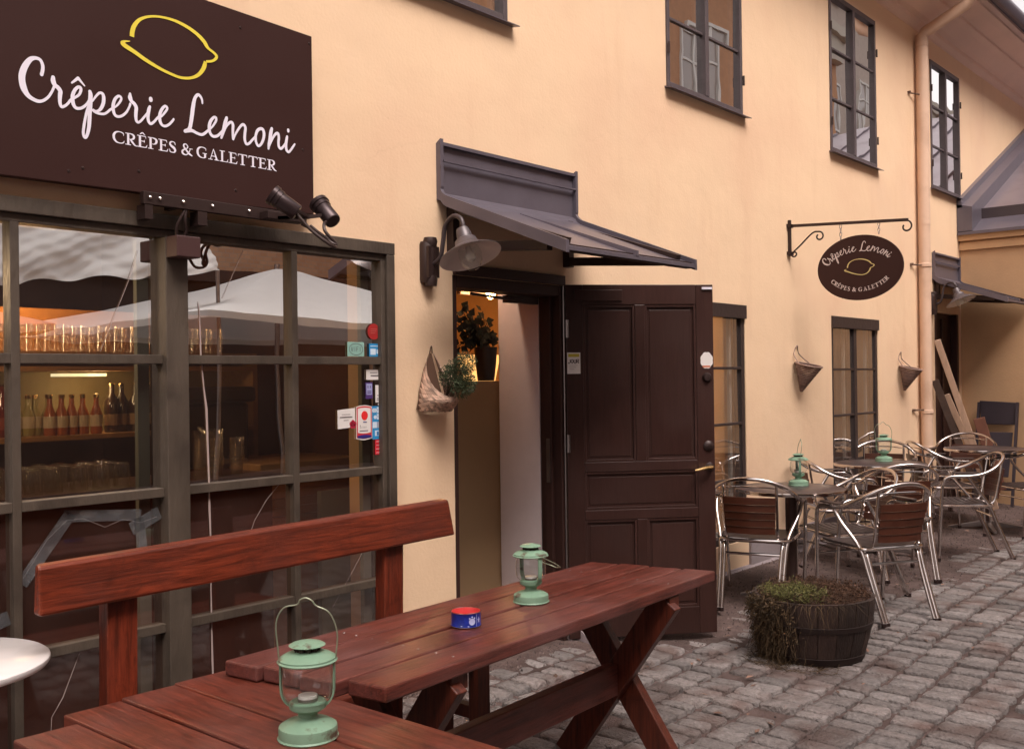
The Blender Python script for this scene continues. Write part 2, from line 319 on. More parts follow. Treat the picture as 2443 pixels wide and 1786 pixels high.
def ribbon(mm, pts, f, th, caps=True):
    """pts: (x, z, width) in the sign's own plane; f(x, z, d) -> world point at height d off the plane"""
    n = len(pts); L = []; Rr = []
    for i, p in enumerate(pts):
        a = pts[max(0, i-1)]; b = pts[min(n-1, i+1)]; dx, dz = b[0]-a[0], b[1]-a[1]; q = math.hypot(dx, dz) or 1
        nx, nz = -dz/q*p[2]/2, dx/q*p[2]/2
        L.append((p[0]+nx, p[1]+nz)); Rr.append((p[0]-nx, p[1]-nz))
    mm.mark(); o = len(mm.v)
    for L_ in (L, Rr):
        for i_, q in enumerate(L_): mm.v.append(tuple(f(q[0], q[1], th+(1.5e-5*i_ if n > 8 else 0))))
    F = [(o+i, o+i+1, o+n+i+1, o+n+i) for i in range(n-1)]
    if caps:
        for e in (0, n-1):
            c = len(mm.v); mm.v.append(tuple(f(pts[e][0], pts[e][1], th))); r = pts[e][2]/2
            K = 10
            for k in range(K): mm.v.append(tuple(f(pts[e][0]+r*math.cos(2*math.pi*k/K), pts[e][1]+r*math.sin(2*math.pi*k/K), th*.93)))
            F += [(c, c+1+k, c+1+(k+1) % K) for k in range(K)]
    mm.f += F; mm.mi += [mm.m]*len(F)
def sstep(a, b, x):
    t = max(0, min(1, (x-a)/(b-a))); return t*t*(3-2*t)
def gz(x, y):    # ground height: rises a little along the lane and towards the wall
    p = max(0, -y); return .045*math.exp(-p/.25)*(1-sstep(4.9, 6.1, x))+sstep(4.9, 6.1, x)*(.045+.10*math.exp(-p/.4))+.006*max(0, min(x, 20)-6)
# ------------------------------------------------------------ ground
def build_ground():
    m = M(); xs = [-60,-30,-15,-8]+[-5+.5*i for i in range(52)]+[24,30,45,80]; ys = [-60,-40,-20,-12]+[-9+.3*i for i in range(33)]+[1.5,4,10,40]
    vs = [(x, y, (gz(x, y)-.006 if y < .5 else -.02)) for y in ys for x in xs]; nx = len(xs)
    m.add(vs, [(j*nx+i, j*nx+i+1, (j+1)*nx+i+1, (j+1)*nx+i) for j in range(len(ys)-1) for i in range(nx-1)])
    g = mat('damp_gritty_soil', (.085,.053,.047), .95, scale=14, bump=.9, bscale=120, col2=(.18,.125,.115), stain=(.06,.037,.031), stain_scale=2.5, detail=10)
    struct(m.build('ground', g, None, smooth='all'))
build_ground()
def dirt_cover(x, y):   # 0 = clean stones, 1 = buried under grit
    k_ = .3+.7*sstep(4.3, 5.0, x); p = -y + k_*(.12*math.sin(x*2.3+.6)+.09*math.sin(x*5.1+y*3)+.05*math.sin(x*11+y*7))
    edge = .10 if x < 4.5 else .10+sstep(4.5, 5.3, x)*.62+sstep(6.0, 7.2, x)*.42
    return 1-sstep(edge-.14, edge+.22, p)
def build_cobbles():
    m = M(); rnd = random.Random(3); y = -.05; course = 0
    while y > -7.6:
        wd = rnd.uniform(.165, .205); x = -2.5+rnd.uniform(0, .1); drift = 0
        while x < 19:
            ln = rnd.choice((rnd.uniform(.080,.11), rnd.uniform(.10,.15)))
            cx = x+ln/2; cy = y-wd/2+.03*math.sin(x*.9+course*.2)+.035*math.sin(x*.31)
            cov = dirt_cover(cx, cy)
            if cov < .97 and rnd.random() > .012:
                hx = ln/2-.006; hy = wd/2-.0075+rnd.uniform(-.010,.004); top = gz(cx, cy)+.016-cov*.026+rnd.uniform(-.006,.006); ang = rnd.uniform(-.05,.05)
                tx = rnd.uniform(-.05,.05); ty = rnd.uniform(-.04,.04)
                K = 14; ex = rnd.uniform(.20,.42)
                jit = [rnd.uniform(.90, 1.05) for _ in range(K)]
                def P(k, sc, dz):
                    a = 2*math.pi*(k+.5)/K; c, s_ = math.cos(a), math.sin(a)
                    px = math.copysign(abs(c)**ex, c)*hx*sc*jit[k]; py = math.copysign(abs(s_)**ex, s_)*hy*sc*jit[k]
                    return (cx+px*math.cos(ang)-py*math.sin(ang), cy+px*math.sin(ang)+py*math.cos(ang), top+dz+px*tx+py*ty)
                vs = [P(k, 1.0, -.04) for k in range(K)]+[P(k, .985, -.008) for k in range(K)]+[P(k, .93, -.0015+rnd.uniform(-.001,.001)) for k in range(K)]+[P(k, .5, rnd.uniform(-.0015,.0025)) for k in range(K)]+[(cx, cy, top+.001)]
                fs = []
                for r_ in range(3):
                    for k in range(K): k2 = (k+1) % K; fs.append((r_*K+k, r_*K+k2, (r_+1)*K+k2, (r_+1)*K+k))
                fs += [(3*K+k, 3*K+(k+1) % K, 4*K) for k in range(K)]
                m.add(vs, fs)
            x += ln
        y -= wd; course += 1
    g = mat('grey_granite_sett', (.238,.211,.204), .72, var=.36, scale=34, bump=.9, bscale=75, island=.26, satv=.15, stain=(.15,.108,.098), stain_scale=4.5, stain_lo=.48, stain_hi=.66, detail=9)
    struct(m.build('cobblestone_paving', g, None, smooth='all'))
build_cobbles()
def build_debris():
    rnd = random.Random(11)
    m = M()
    for i in range(16000):
        x = rnd.uniform(3.0, 13); y = -rnd.random()**1.6*3.2-.02
        cov = dirt_cover(x, y)
        if rnd.random() > .05+.95*cov: continue
        s_ = rnd.uniform(.002, .007)*(1.5 if rnd.random() < .08 else 1); z = gz(x, y)+(.0 if cov > .5 else .008)
        a = rnd.uniform(0, 6); q = [(math.cos(a+k*2.1)*s_*rnd.uniform(.7,1.3), math.sin(a+k*2.1)*s_*rnd.uniform(.7,1.3)) for k in range(3)]
        m.add([(x+px, y+py, z-.003) for px, py in q]+[(x, y, z+s_*.9)], [(0,1,3),(1,2,3),(2,0,3)])
    o = m.build('loose_grit', mat('loose_grit_stone', (.13,.098,.092), .9, island=.75), None); struct(o, 'stuff')
    m = M()
    for i in range(190):
        x = rnd.uniform(3.8, 13); y = -rnd.uniform(.1, 1.9)
        z = gz(x, y)+.014; a = rnd.uniform(0, 6); L = rnd.uniform(.012, .03); W = L*.45
        c, s_ = math.cos(a), math.sin(a); pts = [(-L,0,0),(-L*.2,W,.006),(L,0,rnd.uniform(0,.012)),(-L*.2,-W,.004)]
        m.add([(x+px*c-py*s_, y+px*s_+py*c, z+pz) for px, py, pz in pts], [(0,1,2,3)])
    o = m.build('fallen_leaf_litter', mat('dry_fallen_leaf', (.22,.125,.09), .8, island=.6), None); struct(o, 'stuff')
    m = M()      # moss tufts in the joints
    for i in range(2600):
        x = rnd.uniform(2.8, 12); y = -rnd.uniform(.6, 4.2)
        if math.sin(x*3.1+y*1.7)+math.sin(y*4.3-x) < .9: continue
        z = gz(x, y)-.004
        for k in range(3):
            a = rnd.uniform(0, 6); m.add([(x,y,z),(x+.004*math.cos(a),y+.004*math.sin(a),z),(x+.006*math.cos(a+1),y+.006*math.sin(a+1),z+rnd.uniform(.006,.012))], [(0,1,2)])
    o = m.build('joint_moss', mat('joint_moss_green', (.085,.085,.035), .9, island=.4), None); struct(o, 'stuff')
build_debris()
# ------------------------------------------------------------ café building
B = thing('cafe_building', 'long two storey peach rendered building with dark painted windows and cobbles in front', 'building', (4, 0, 0))
XL, XR, TOP, TH = -3.5, 24.0, 5.12, .32
OPEN = [(-1.9, 3.155, -.1, 2.162), (3.565, 4.46, -.1, 2.045),      # shop window, doorway
        (5.57, 6.60, .03+.0, 2.035), (8.12, 9.14, .12, 2.02), (10.70, 11.47, -.1, 2.16),
        (2.98, 4.0, 3.42, 4.78), (5.58, 6.60, 3.42, 4.78), (8.15, 9.17, 3.42, 4.78), (10.66, 11.60, 3.45, 4.78), (.4, 1.42, 3.42, 4.78)]
def wall_mesh():
    m = M(); xs = sorted({XL, XR}|{a for o in OPEN for a in o[:2]}); zs = sorted({-.3, TOP}|{a for o in OPEN for a in o[2:]})
    hole = lambda x, z: any(o[0] < x < o[1] and o[2] < z < o[3] for o in OPEN)
    for i in range(len(xs)-1):
        for j in range(len(zs)-1):
            if not hole((xs[i]+xs[i+1])/2, (zs[j]+zs[j+1])/2):
                for y in (0, TH): m.add([(xs[i],y,zs[j]),(xs[i+1],y,zs[j]),(xs[i+1],y,zs[j+1]),(xs[i],y,zs[j+1])], [(0,1,2,3) if y == 0 else (3,2,1,0)])
    for x0, x1, z0, z1 in OPEN:
        m.add([(x0,0,z0),(x1,0,z0),(x1,0,z1),(x0,0,z1),(x0,TH,z0),(x1,TH,z0),(x1,TH,z1),(x0,TH,z1)], [(0,4,5,1),(1,5,6,2),(2,6,7,3),(3,7,4,0)])
    m.box(XL-.02, XL, 0, 6, -.3, TOP); m.box(XR, XR+.02, 0, 6, -.3, TOP)
    m.box(XL, XR, 6, 6.02, -.3, TOP)
    return m
wall_mesh().build('wall', PLASTER, B)
m = M()
for x0, x1 in ((4.46,5.57),(6.60,8.12),(9.14,10.72)): m.box(x0+.002, x1-.002, -.028, 0, -.1, .33)
m.box(5.57, 6.60, -.03, .0, -.1, .15)
m.hexa([(4.5,-.16,-.1),(10.7,-.16,-.1),(10.7,-.03,-.1),(4.5,-.03,-.1)], [(4.5,-.14,.03),(10.7,-.13,.10),(10.7,-.03,.20),(4.5,-.03,.12)])
m.each('plinth', PLINTH, B)
# floors, rooms
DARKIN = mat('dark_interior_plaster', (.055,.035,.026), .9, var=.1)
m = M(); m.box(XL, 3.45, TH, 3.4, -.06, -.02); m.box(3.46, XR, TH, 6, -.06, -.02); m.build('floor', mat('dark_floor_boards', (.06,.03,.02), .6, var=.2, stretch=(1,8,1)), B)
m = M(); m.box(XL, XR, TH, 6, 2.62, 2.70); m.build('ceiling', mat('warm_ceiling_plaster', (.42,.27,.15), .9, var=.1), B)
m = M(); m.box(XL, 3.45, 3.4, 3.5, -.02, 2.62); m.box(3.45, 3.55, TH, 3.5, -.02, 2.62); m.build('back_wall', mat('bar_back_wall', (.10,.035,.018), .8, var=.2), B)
m = M(); m.box(4.46, 4.60, TH, .46, -.02, 2.62); m.box(4.42, 4.46, .15, .46, -.02, 2.62)
m.build('passage_wall', mat('lavender_grey_inner_wall', (.66,.58,.60), .85, var=.05), B)
m = M(); m.box(3.56, 4.455, .47, .56, -.02, 1.51); m.build('half_wall', mat('ochre_brown_half_wall', (.30,.195,.105), .7, var=.06, scale=3), B)
m = M(); m.box(3.56, 10.3, 4.3, 4.4, -.02, 2.62); m.box(8.0, 8.1, TH, 4.3, -.02, 2.62)
for i in range(6): m.box(4.61, 8, 1.0+i*.6, 1.13+i*.6, 2.48, 2.62)
m.build('back_wall', mat('warm_ochre_inner_wall', (.62,.36,.15), .85, var=.08), B)
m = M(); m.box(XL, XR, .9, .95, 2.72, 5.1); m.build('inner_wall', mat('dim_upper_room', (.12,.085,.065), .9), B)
# roof and cornice
m = M(); prof = [(0,4.98),(-.02,4.99),(-.05,5.03),(-.05,5.07),(-.10,5.09),(-.20,5.16),(-.26,5.19),(-.26,5.22),(-.40,5.255),(-.46,5.28),(-.46,5.31),(-.50,5.33),(-.50,5.40),(0,5.40)]
X0, X1 = XL, XR
n = len(prof)
m.add([(X0,p,z) for p, z in prof]+[(X1,p,z) for p, z in prof], [(i, i+1, n+i+1, n+i) for i in range(n-1)]+[tuple(range(n)), tuple(reversed(range(n, 2*n)))])
m.build('cornice', SOFFIT, B)
m = M(); m.add([(X0,-.60,5.40),(X1,-.60,5.40),(X1,3,7.6),(X0,3,7.6),(X1,6.3,5.4),(X0,6.3,5.4)], [(0,1,2,3),(3,2,4,5)])
m.add([(X0,-.60,5.36),(X1,-.60,5.36),(X1,3,7.56),(X0,3,7.56)], [(3,2,1,0)]); m.box(X0, X1, -.605, -.5, 5.36, 5.40)
m.build('roof', SHEET, B)
m = M(); m.tube([(X0,-.60,5.36),(X1,-.60,5.36)], .055, 10); m.build('gutter', SHEET, B, smooth=True)
# ---- shop window
SW = sub('shop_window', B)
m = M()
FY0, FY1 = -.018, .09
m.box(-1.9, 3.155, -.03, FY1, 2.105, 2.160); m.box(-1.9, 3.125, -.012, FY1, 2.075, 2.105)   # header
m.box(3.105, 3.153, -.03, FY1, -.02, 2.104); m.box(3.080, 3.105, -.014, FY1, .03, 2.075)
m.box(-1.9, -1.84, -.03, FY1, -.02, 2.104)
m.box(-1.84, 3.105, -.03, FY1, -.02, .04)
for a, b in ((1.984, 2.077), (.75, .84), (-.50, -.41)): m.box(a, b, -.036, FY1, .04, 2.076)
m.build('frame', OLIVE, SW, bevel=.003)
m = M()
for x in (-1.2, .12, 1.44, 2.595): m.box(x-.015, x+.015, -.012, .05, .04, 2.076)
for seg in ((-1.84,-.5),(-.41,.75),(.84,1.984),(2.077,3.08)):
    for z in (1.612, 1.106, .592): m.box(seg[0], seg[1], -.008, .048, z-.017, z+.017)
m.each('muntin', OLIVE, SW, bevel=.002)
m = M()
for a, b in ((1.925,1.972),(3.032,3.078),(2.085,2.10),(.70,.745)): m.box(a, b, .075, .10, .05, 2.07)
m.each('inner_stile', PALEF, SW)
m = M(); md = M()
for seg in ((-1.84,-1.215),(-1.185,-.5),(-.41,.105),(.135,.75),(.84,1.425),(1.455,1.984),(2.077,2.58),(2.61,3.08)):
    for a, b in ((.04,.575),(.609,1.089),(1.123,1.595),(1.629,2.076)):
        k = random.uniform(-.002,.002); k2 = random.uniform(-.002,.002)
        (m if a > 1.1 else md).add([(seg[0],.02+k,a),(seg[1],.02+k2,a),(seg[1],.02+k2,b),(seg[0],.02+k,b)], [(0,1,2,3)])
m.build('glass', GL, SW); md.build('lower_glass', GLD, SW)
# cracks and the tape over them
CR = mat('crack_white', (.40,.31,.29), .6); TAPE = glassmat('clear_repair_tape', base=.10, gain=.5, wob=.4, wscale=14, tintc=(.72,.74,.76), rough=.35, dirt=.16, dcol=(.30,.33,.36))
m = M(); fw = lambda x, z, d: (x, .017-d, z)
ribbon(m, [(2.150,1.84,.002),(2.156,1.799,.005),(2.160,1.632,.007)], fw, .001)
ribbon(m, [(2.163,1.59,.007),(2.172,1.50,.006),(2.182,1.42,.010),(2.189,1.167,.008),(2.190,1.125,.007)], fw, .001)
ribbon(m, [(2.190,1.087,.006),(2.191,1.02,.010),(2.195,.877,.006),(2.193,.69,.005),(2.194,.612,.007)], fw, .001)
ribbon(m, [(2.194,.572,.006),(2.196,.42,.009),(2.20,.25,.005),(2.20,.10,.004)], fw, .001)
ribbon(m, [(2.26,1.86,.0015),(2.36,2.06,.002)], fw, .001); ribbon(m, [(2.52,1.085,.002),(2.46,1.03,.0025),(2.40,.95,.002),(2.36,.86,.002)], fw, .001)
ribbon(m, [(3.02,.80,.002),(2.93,.68,.002),(2.80,.52,.0015)], fw, .001)
ribbon(m, [(1.75,1.62+.02,.0015),(1.86,1.90,.002),(1.90,2.02,.0015)], fw, .001); ribbon(m, [(1.66,.56,.002),(1.60,.42,.003),(1.56,.36,.002),(1.55,.2,.002)], fw, .001)
ribbon(m, [(1.468,.86,.003),(1.55,.98,.002),(1.62,1.04,.0015),(1.68,1.04,.0012),(1.76,1.0,.001),(1.83,1.02,.0012),(1.90,1.0,.0015),(1.965,1.015,.002)], fw, .0012)
m.each('crack', CR, SW)
m = M()
for a, b, wd in (((1.462,.84),(1.635,1.065),.045),((1.62,1.055),(1.90,1.03),.042),((1.86,.98),(1.975,1.03),.05),((1.89,1.02),(1.905,.90),.04),((1.30,.70),(1.42,.735),.05)):
    ribbon(m, [(a[0],a[1],wd),(b[0],b[1],wd)], fw, .0026, caps=False); 
m.each('tape', TAPE, SW)
# ---- windows
def window(x0, x1, z0, z1, rows, fm, glass, upper=True, curtain=True):
    W = sub('window', B); y0 = -.012 if upper else .005; w_ = .034 if upper else .048
    m = M(); m.box(x0, x0+w_, y0, .07, z0, z1); m.box(x1-w_, x1, y0, .07, z0, z1); m.box(x0+w_, x1-w_, y0, .07, z1-w_-.01, z1); m.box(x0+w_, x1-w_, y0, .07, z0, z0+w_)
    xm = (x0+x1)/2; mw = .024 if upper else .030; m.box(xm-mw, xm+mw, y0-.004, .068, z0+w_, z1-w_-.01)
    if not upper: m.box(x0, x1, -.02, y0, z1-.10, z1-.002)
    m.build('frame', fm, W, bevel=.003)
    m = M(); g = M(); zs = [z0+w_+(z1-w_-.01-z0-w_)*k/rows for k in range(rows+1)]
    for a, b in ((x0+w_, xm-mw), (xm+mw, x1-w_)):
        for z in zs[1:-1]: m.box(a, b, .004, .045, z-.009, z+.009)
        for k in range(rows):
            za = zs[k]+(.009 if k else 0); zb = zs[k+1]-(.009 if k < rows-1 else 0); q = [random.uniform(-.003,.003) for _ in range(4)]
            g.add([(a,.02+q[0],za),(b,.02+q[1],za),(b,.02+q[1]+q[2]-q[3]*0,zb),(a,.02+q[0]+q[2],zb)], [(0,1,2,3)])
    m.each('muntin', fm, W, bevel=.002); g.build('glass', glass, W)
    if upper:
        m = M(); m.hexa([(x0-.02,-.055,z0-.022),(x1+.05,-.055,z0-.022),(x1+.05,.0,z0-.012),(x0-.02,.0,z0-.012)],[(x0-.02,-.055,z0-.017),(x1+.05,-.055,z0-.017),(x1+.05,.0,z0-.002),(x0-.02,.0,z0-.002)])
        m.build('sill', SHEET, W)
        m = M()
        for z in (z0+.25, z1-.3):
            for x in (x0+.004, x1-.004): m.tube([(x,-.022,z-.035),(x,-.022,z+.035)], .008, 6)
        m.each('hinge', BLACK, W)
    if curtain:
        if not upper:
            m = M(); n_ = 40; m.add([(x0+w_+(x1-x0-2*w_)*i/n_, .27+.012*math.sin(i*1.7), z) for z in (z0, z1) for i in range(n_+1)], [(i, i+1, n_+2+i, n_+1+i) for i in range(n_)]); m.build('curtain', mat('grey_linen_curtain', (.045,.047,.046), .9, var=.15, scale=3), W)
        m = M(); CU = mat('grey_white_inner_frame', (.62,.58,.54), .7); yi = .045 if upper else .08
        for a, b in ((x0+w_, xm-mw), (xm+mw, x1-w_)): m.box(b-.045, b-.012, yi, yi+.02, z0+w_, z1-w_-.01); m.box(a, b-.045, yi, yi+.02, z0+w_, z0+w_+.03)
        m.each('inner_casement', CU, W)
    return W
for (x0, x1, z0, z1) in ((2.98,4.0,3.42,4.78),(5.58,6.60,3.42,4.78),(8.15,9.17,3.42,4.78),(10.66,11.60,3.45,4.78),(.4,1.42,3.42,4.78)): window(x0, x1, z0, z1, 3, UPF, GLU)
LW = []
for (x0, x1, z0, z1) in ((5.57,6.60,.33,2.035),(8.12,9.14,.33,2.02)): LW.append(window(x0, x1, z0, z1, 4, DARKF, GLL, upper=False))
m = M(); 
for x0, x1 in ((5.57,6.60),(8.12,9.14)): m.box(x0, x1, -.01, .3, .031 if x0 < 6 else .121, .33)
m.each('window_breast', PLASTER, B)
# dried leaves seen inside the lower panes
for W_, x0, x1 in ((LW[0],5.57,6.6),(LW[1],8.12,9.14)):
    m = M(); rnd = random.Random(5)
    for i in range(14):
        xa = rnd.uniform(x0+.1, x1-.1); za = rnd.uniform(.5, .8)
        pts = [(xa+rnd.uniform(-.1,.1)*t+.25*t*rnd.choice((-1,1))*.6, .10+.03*rnd.random(), za+.35*t-.25*t*t) for t in (0,.3,.6,1)]
        pts = [p for p in pts if x0+.04 < p[0] < x1-.04]
        if len(pts) > 2: m.tube(catmull(pts, 4), .0028, 5)
    m.build('twig_decoration', mat('pale_dry_twig', (.42,.35,.30), .7), W_)
# ---- door way
m = M(); m.box(3.565, 3.60, .005, TH-.06, -.05, 2.045); m.box(4.425, 4.46, -.004, .15, -.05, 2.045); m.box(3.60, 4.425, .0, .15, 1.985, 2.045); m.box(4.40, 4.425, .05, .10, -.05, 1.985)
m.box(3.60, 4.425, -.03, .14, -.05, .035)
DF = m.build('door_frame', JAMB, B, bevel=.003)
m = M(); m.box(4.395, 4.40, .06, .085, .93, 1.18); m.build('strike_plate', STEEL, DF)
m = M(); m.box(3.565, 4.46, -.02, -.002, 2.046, 2.10); m.build('lintel_board', JAMB, B, bevel=.003)
m = M(); m.box(4.10, 4.36, .10, .14, 1.94, 1.98); m.tube([(4.2,.08,1.95),(3.75,.05,1.965)], .008, 6); m.build('door_closer', BLACK, B)
# leaf, drawn in its own plane: t along the leaf from the hinge, n towards the lane
D = sub('door', B); hx, hy = 4.452, -.022; dd = Vector((.755, -.656, 0)).normalized(); dn = Vector((-.656, -.755, 0)).normalized()
def lf(t, z, n=0): p = Vector((hx, hy, 0))+dd*t+dn*n; return (p.x, p.y, z)
def lbox(m, t0, t1, z0, z1, n0, n1):
    return m.hexa([lf(t0,z0,n0), lf(t0,z0,n1), lf(t1,z0,n1), lf(t1,z0,n0)][::-1], [lf(t0,z1,n0), lf(t0,z1,n1), lf(t1,z1,n1), lf(t1,z1,n0)][::-1])
m = M(); T0, T1 = .035, .035
W_, ZB, ZT = .868, .045, 2.05
lbox(m, 0, .10, ZB, ZT, -.042, 0); lbox(m, .765, W_, ZB, ZT, -.042, 0)
lbox(m, .10, .765, 1.935, ZT, -.042, 0); lbox(m, .10, .765, .985, 1.042, -.042, 0); lbox(m, .10, .765, .712, .77, -.042, 0); lbox(m, .10, .765, ZB, .20, -.042, 0)
lbox(m, .402, .462, 1.042, 1.935, -.042, 0); lbox(m, .402, .462, .20, .712, -.042, 0)
m.build('leaf', DOORM, D, bevel=.004)
m = M()
for t0, t1, z0, z1 in ((.10,.402,1.042,1.935),(.462,.765,1.042,1.935),(.10,.765,.77,.985),(.10,.402,.20,.712),(.462,.765,.20,.712)):
    lbox(m, t0, t1, z0, z1, -.03, -.016); lbox(m, t0+.03, t1-.03, z0+.03, z1-.03, -.016, -.012)
    for a, b, c_, d_ in ((t0,t0+.014,z0,z1),(t1-.014,t1,z0,z1),(t0+.014,t1-.014,z0,z0+.014),(t0+.014,t1-.014,z1-.014,z1)): lbox(m, a, b, c_, d_, -.016, -.004)
m.build('panelling', DOORM, D, bevel=.002)
m = M(); m.tube([lf(.835,1.0,0), lf(.835,1.0,.045)], .010, 8); m.tube([lf(.838,1.0,.045), lf(.80,.998,.048), lf(.755,.988,.046), lf(.735,.985,.04)], [.010,.011,.009,.006], 8); m.build('handle', BRASS, D, smooth=True)
m = M(); m.lathe([(.026,0),(.026,.006),(.018,.010),(0,.011)], lf(.835,1.0,0), 16, axis=tuple(dn)); m.build('handle_rose', BLACK, D, smooth=True); m = M(); m.lathe([(.030,0),(.030,.008),(.02,.014),(.012,.018),(0,.018)], lf(.83,1.121,0), 18, axis=tuple(dn)); m.build('lock', BLACK, D, smooth=True)
m = M(); m.lathe([(.028,0),(.028,.008),(.02,.02),(0,.022)], lf(.825,1.515,0), 18, axis=tuple(dn)); m.build('lock_knob', BLACK, D, smooth=True)
m = M(); lbox(m, .05, .33, 1.957, 2.02, 0, .008); m.build('blank_plate', DOORM, D, bevel=.002)
m = M(); lbox(m, .80, .86, 2.022, 2.035, 0, .012); m.build('door_contact', WHITE, D)
m = M()
for z in (.35, 1.15, 1.80): m.tube([(4.455,-.03,z-.05),(4.455,-.03,z+.05)], .011, 8)
m.tube([(4.447,-.012,.05),(4.447,-.012,2.04)], .005, 6); m.build('hinge', STEEL, D)
def notice(name, t0, t1, z0, z1, label, body):
    t = thing(name, label, 'sticker', lf(t0, z0, .002)); body(t); return t
def b1(t):
    m = M(); lbox(m, .006, .082, 1.545, 1.665, .001, .003); m.build('paper', mat('white_paper', (.74,.70,.68), .6), t)
    m = M(); lbox(m, .012, .076, 1.640, 1.658, .003, .0036); m.build('yellow_band', mat('mustard_print', (.48,.40,.04), .6), t)
    m = M(); word(m, 'JOUR', .012, .066, 1.604, .022, lambda x, z, d: lf(x, z, .003+d), .0008, .22)
    for k in range(3):
        lbox(m, .018, .066-.01*k, 1.592-.011*k, 1.5935-.011*k, .003, .0035)
    m.build('lettering', mat('dark_print', (.06,.04,.05), .6), t)
def b2(t):
    m = M(); P = [(math.cos(a*.1309)*(.035+.0035*abs(math.sin(a*.5236*1.0)))+.825, 1.613+math.sin(a*.1309)*(.045+.004*abs(math.sin(a*.5236)))) for a in range(48)]
    m.prism(P, lambda p: lf(p[0], p[1], .003), lambda p: lf(p[0], p[1], .001)); m.build('paper', mat('white_paper', (.74,.70,.68), .6), t)
    m = M(); lbox(m, .80, .845, 1.573, 1.583, .003, .0036); m.build('orange_print', mat('orange_print', (.60,.18,.08), .6), t)
# simple block letters used on small notices
BL = {'J':[[(1,1),(1,.2),(.6,0),(.2,0),(0,.25)]],'O':[[(.5,0),(0,.3),(0,.7),(.5,1),(1,.7),(1,.3),(.5,0)]],'U':[[(0,1),(0,.25),(.3,0),(.7,0),(1,.25),(1,1)]],
 'R':[[(0,0),(0,1),(.7,1),(1,.78),(.7,.52),(0,.5)],[(.5,.5),(1,0)]],'W':[[(0,1),(.25,0),(.5,.8),(.75,0),(1,1)]],'I':[[(.5,0),(.5,1)]],'F':[[(0,0),(0,1),(1,1)],[(0,.52),(.8,.52)]],
 'V':[[(0,1),(.5,0),(1,1)]],'S':[[(1,.85),(.6,1),(.1,.85),(.1,.6),(.9,.42),(.95,.15),(.4,0),(0,.15)]],'A':[[(0,0),(.5,1),(1,0)],[(.2,.35),(.8,.35)]],
 'E':[[(1,0),(0,0),(0,1),(1,1)],[(0,.52),(.8,.52)]],'T':[[(0,1),(1,1)],[(.5,0),(.5,1)]]}
def word(m, s_, x, w_, z, h, f, th, lw=.16):
    n = len(s_); adv = w_/n
    for i, ch in enumerate(s_):
        for st in BL[ch]: ribbon(m, [(x+i*adv+p[0]*adv*.68, z+p[1]*h, h*lw) for p in st], f, th, caps=False)
notice('door_notice', 0, 0, 1.6, 0, 'white notice with mustard band on the open brown door, near its hinges', b1)
notice('door_sticker', .8, 0, 1.6, 0, 'round white scalloped sticker with orange print at the free edge of the brown door', b2)
# ---- sheet metal canopies
def canopy(x0, x1, zt, depth, drop, name='door_canopy'):
    K = sub(name, B); prof = [(0,zt),(0,zt-.235)]+[(-.10*(1-math.cos(a))-.02, zt-.235-.10*math.sin(a)*.62) for a in [R(12*k) for k in range(1,6)]]
    p0 = prof[-1]; prof.append((-depth, zt-drop)); y = lambda p: p[0]-.004
    def sheet(m, a, b, up, th):
        n = len(prof); top = [(y(p)-0*up, p[1]+up) for p in prof]
        m.add([(a,q[0]-(up if i < 2 else 0),q[1]) for i, q in enumerate(top)]+[(b,q[0]-(up if i < 2 else 0),q[1]) for i, q in enumerate(top)]+
              [(a,q[0]+(th if i < 2 else 0),q[1]-th) for i, q in enumerate(top)]+[(b,q[0]+(th if i < 2 else 0),q[1]-th) for i, q in enumerate(top)],
              [(i,i+1,n+i+1,n+i) for i in range(n-1)]+[(2*n+i,3*n+i,3*n+i+1,2*n+i+1) for i in range(n-1)]+[(i,2*n+i,2*n+i+1,i+1) for i in range(n-1)]+[(n+i,n+i+1,3*n+i+1,3*n+i) for i in range(n-1)]+[(n-1,3*n-1,4*n-1,2*n-1),(0,n,3*n,2*n)])
    m = M(); sheet(m, x0+.02, x1-.02, 0, .018); m.build('sheet', SHEET, K, smooth=True)
    m = M()
    for a, b in ((x0, x0+.022), (x1-.022, x1)): sheet(m, a, b, .026, .055)
    full_, prof = prof, prof[5:]; sheet(m, (x0+x1)/2-.012, (x0+x1)/2+.012, .024, .024) if 0 else None
    q0, q1 = full_[6], full_[-1]; m.hexa([((x0+x1)/2-.014,y(q0),q0[1]-.005),((x0+x1)/2-.014,y(q1),q1[1]-.005),((x0+x1)/2+.014,y(q1),q1[1]-.005),((x0+x1)/2+.014,y(q0),q0[1]-.005)], [((x0+x1)/2-.012,y(q0),q0[1]+.004),((x0+x1)/2-.012,y(q1),q1[1]+.026),((x0+x1)/2+.012,y(q1),q1[1]+.026),((x0+x1)/2+.012,y(q0),q0[1]+.004)]); prof = full_
    m.box(x0+.02, x1-.02, -.026, -.006, zt-.005, zt+.012); m.box(x0+.02, x1-.02, -.034, -.02, zt-.085, zt-.075)
    m.each('seam', SHEET, K)
    zf = zt-drop
    for xx in (x0+.09, x1-.09):
        m = M(); m.box(xx-.022, xx+.022, -.045, 0, zf+.045, zt-.27); m.beam((xx,-.04,zf+.075), (xx,-depth*.80,zf+.025), .04, .045); m.beam((xx,-.02,zt-.30), (xx,-depth*.93,zf+.03), .04, .04)
        m.each('bracket_bar', BLACK, K)
    m = M(); m.box(x0+.03, x1-.03, -depth+.01, -depth+.045, zf-.02, zf+.012); m.build('front_batten', BLACK, K)
canopy(3.462, 4.575, 2.680, .80, .575)
canopy(10.645, 11.50, 2.765, .72, .52)
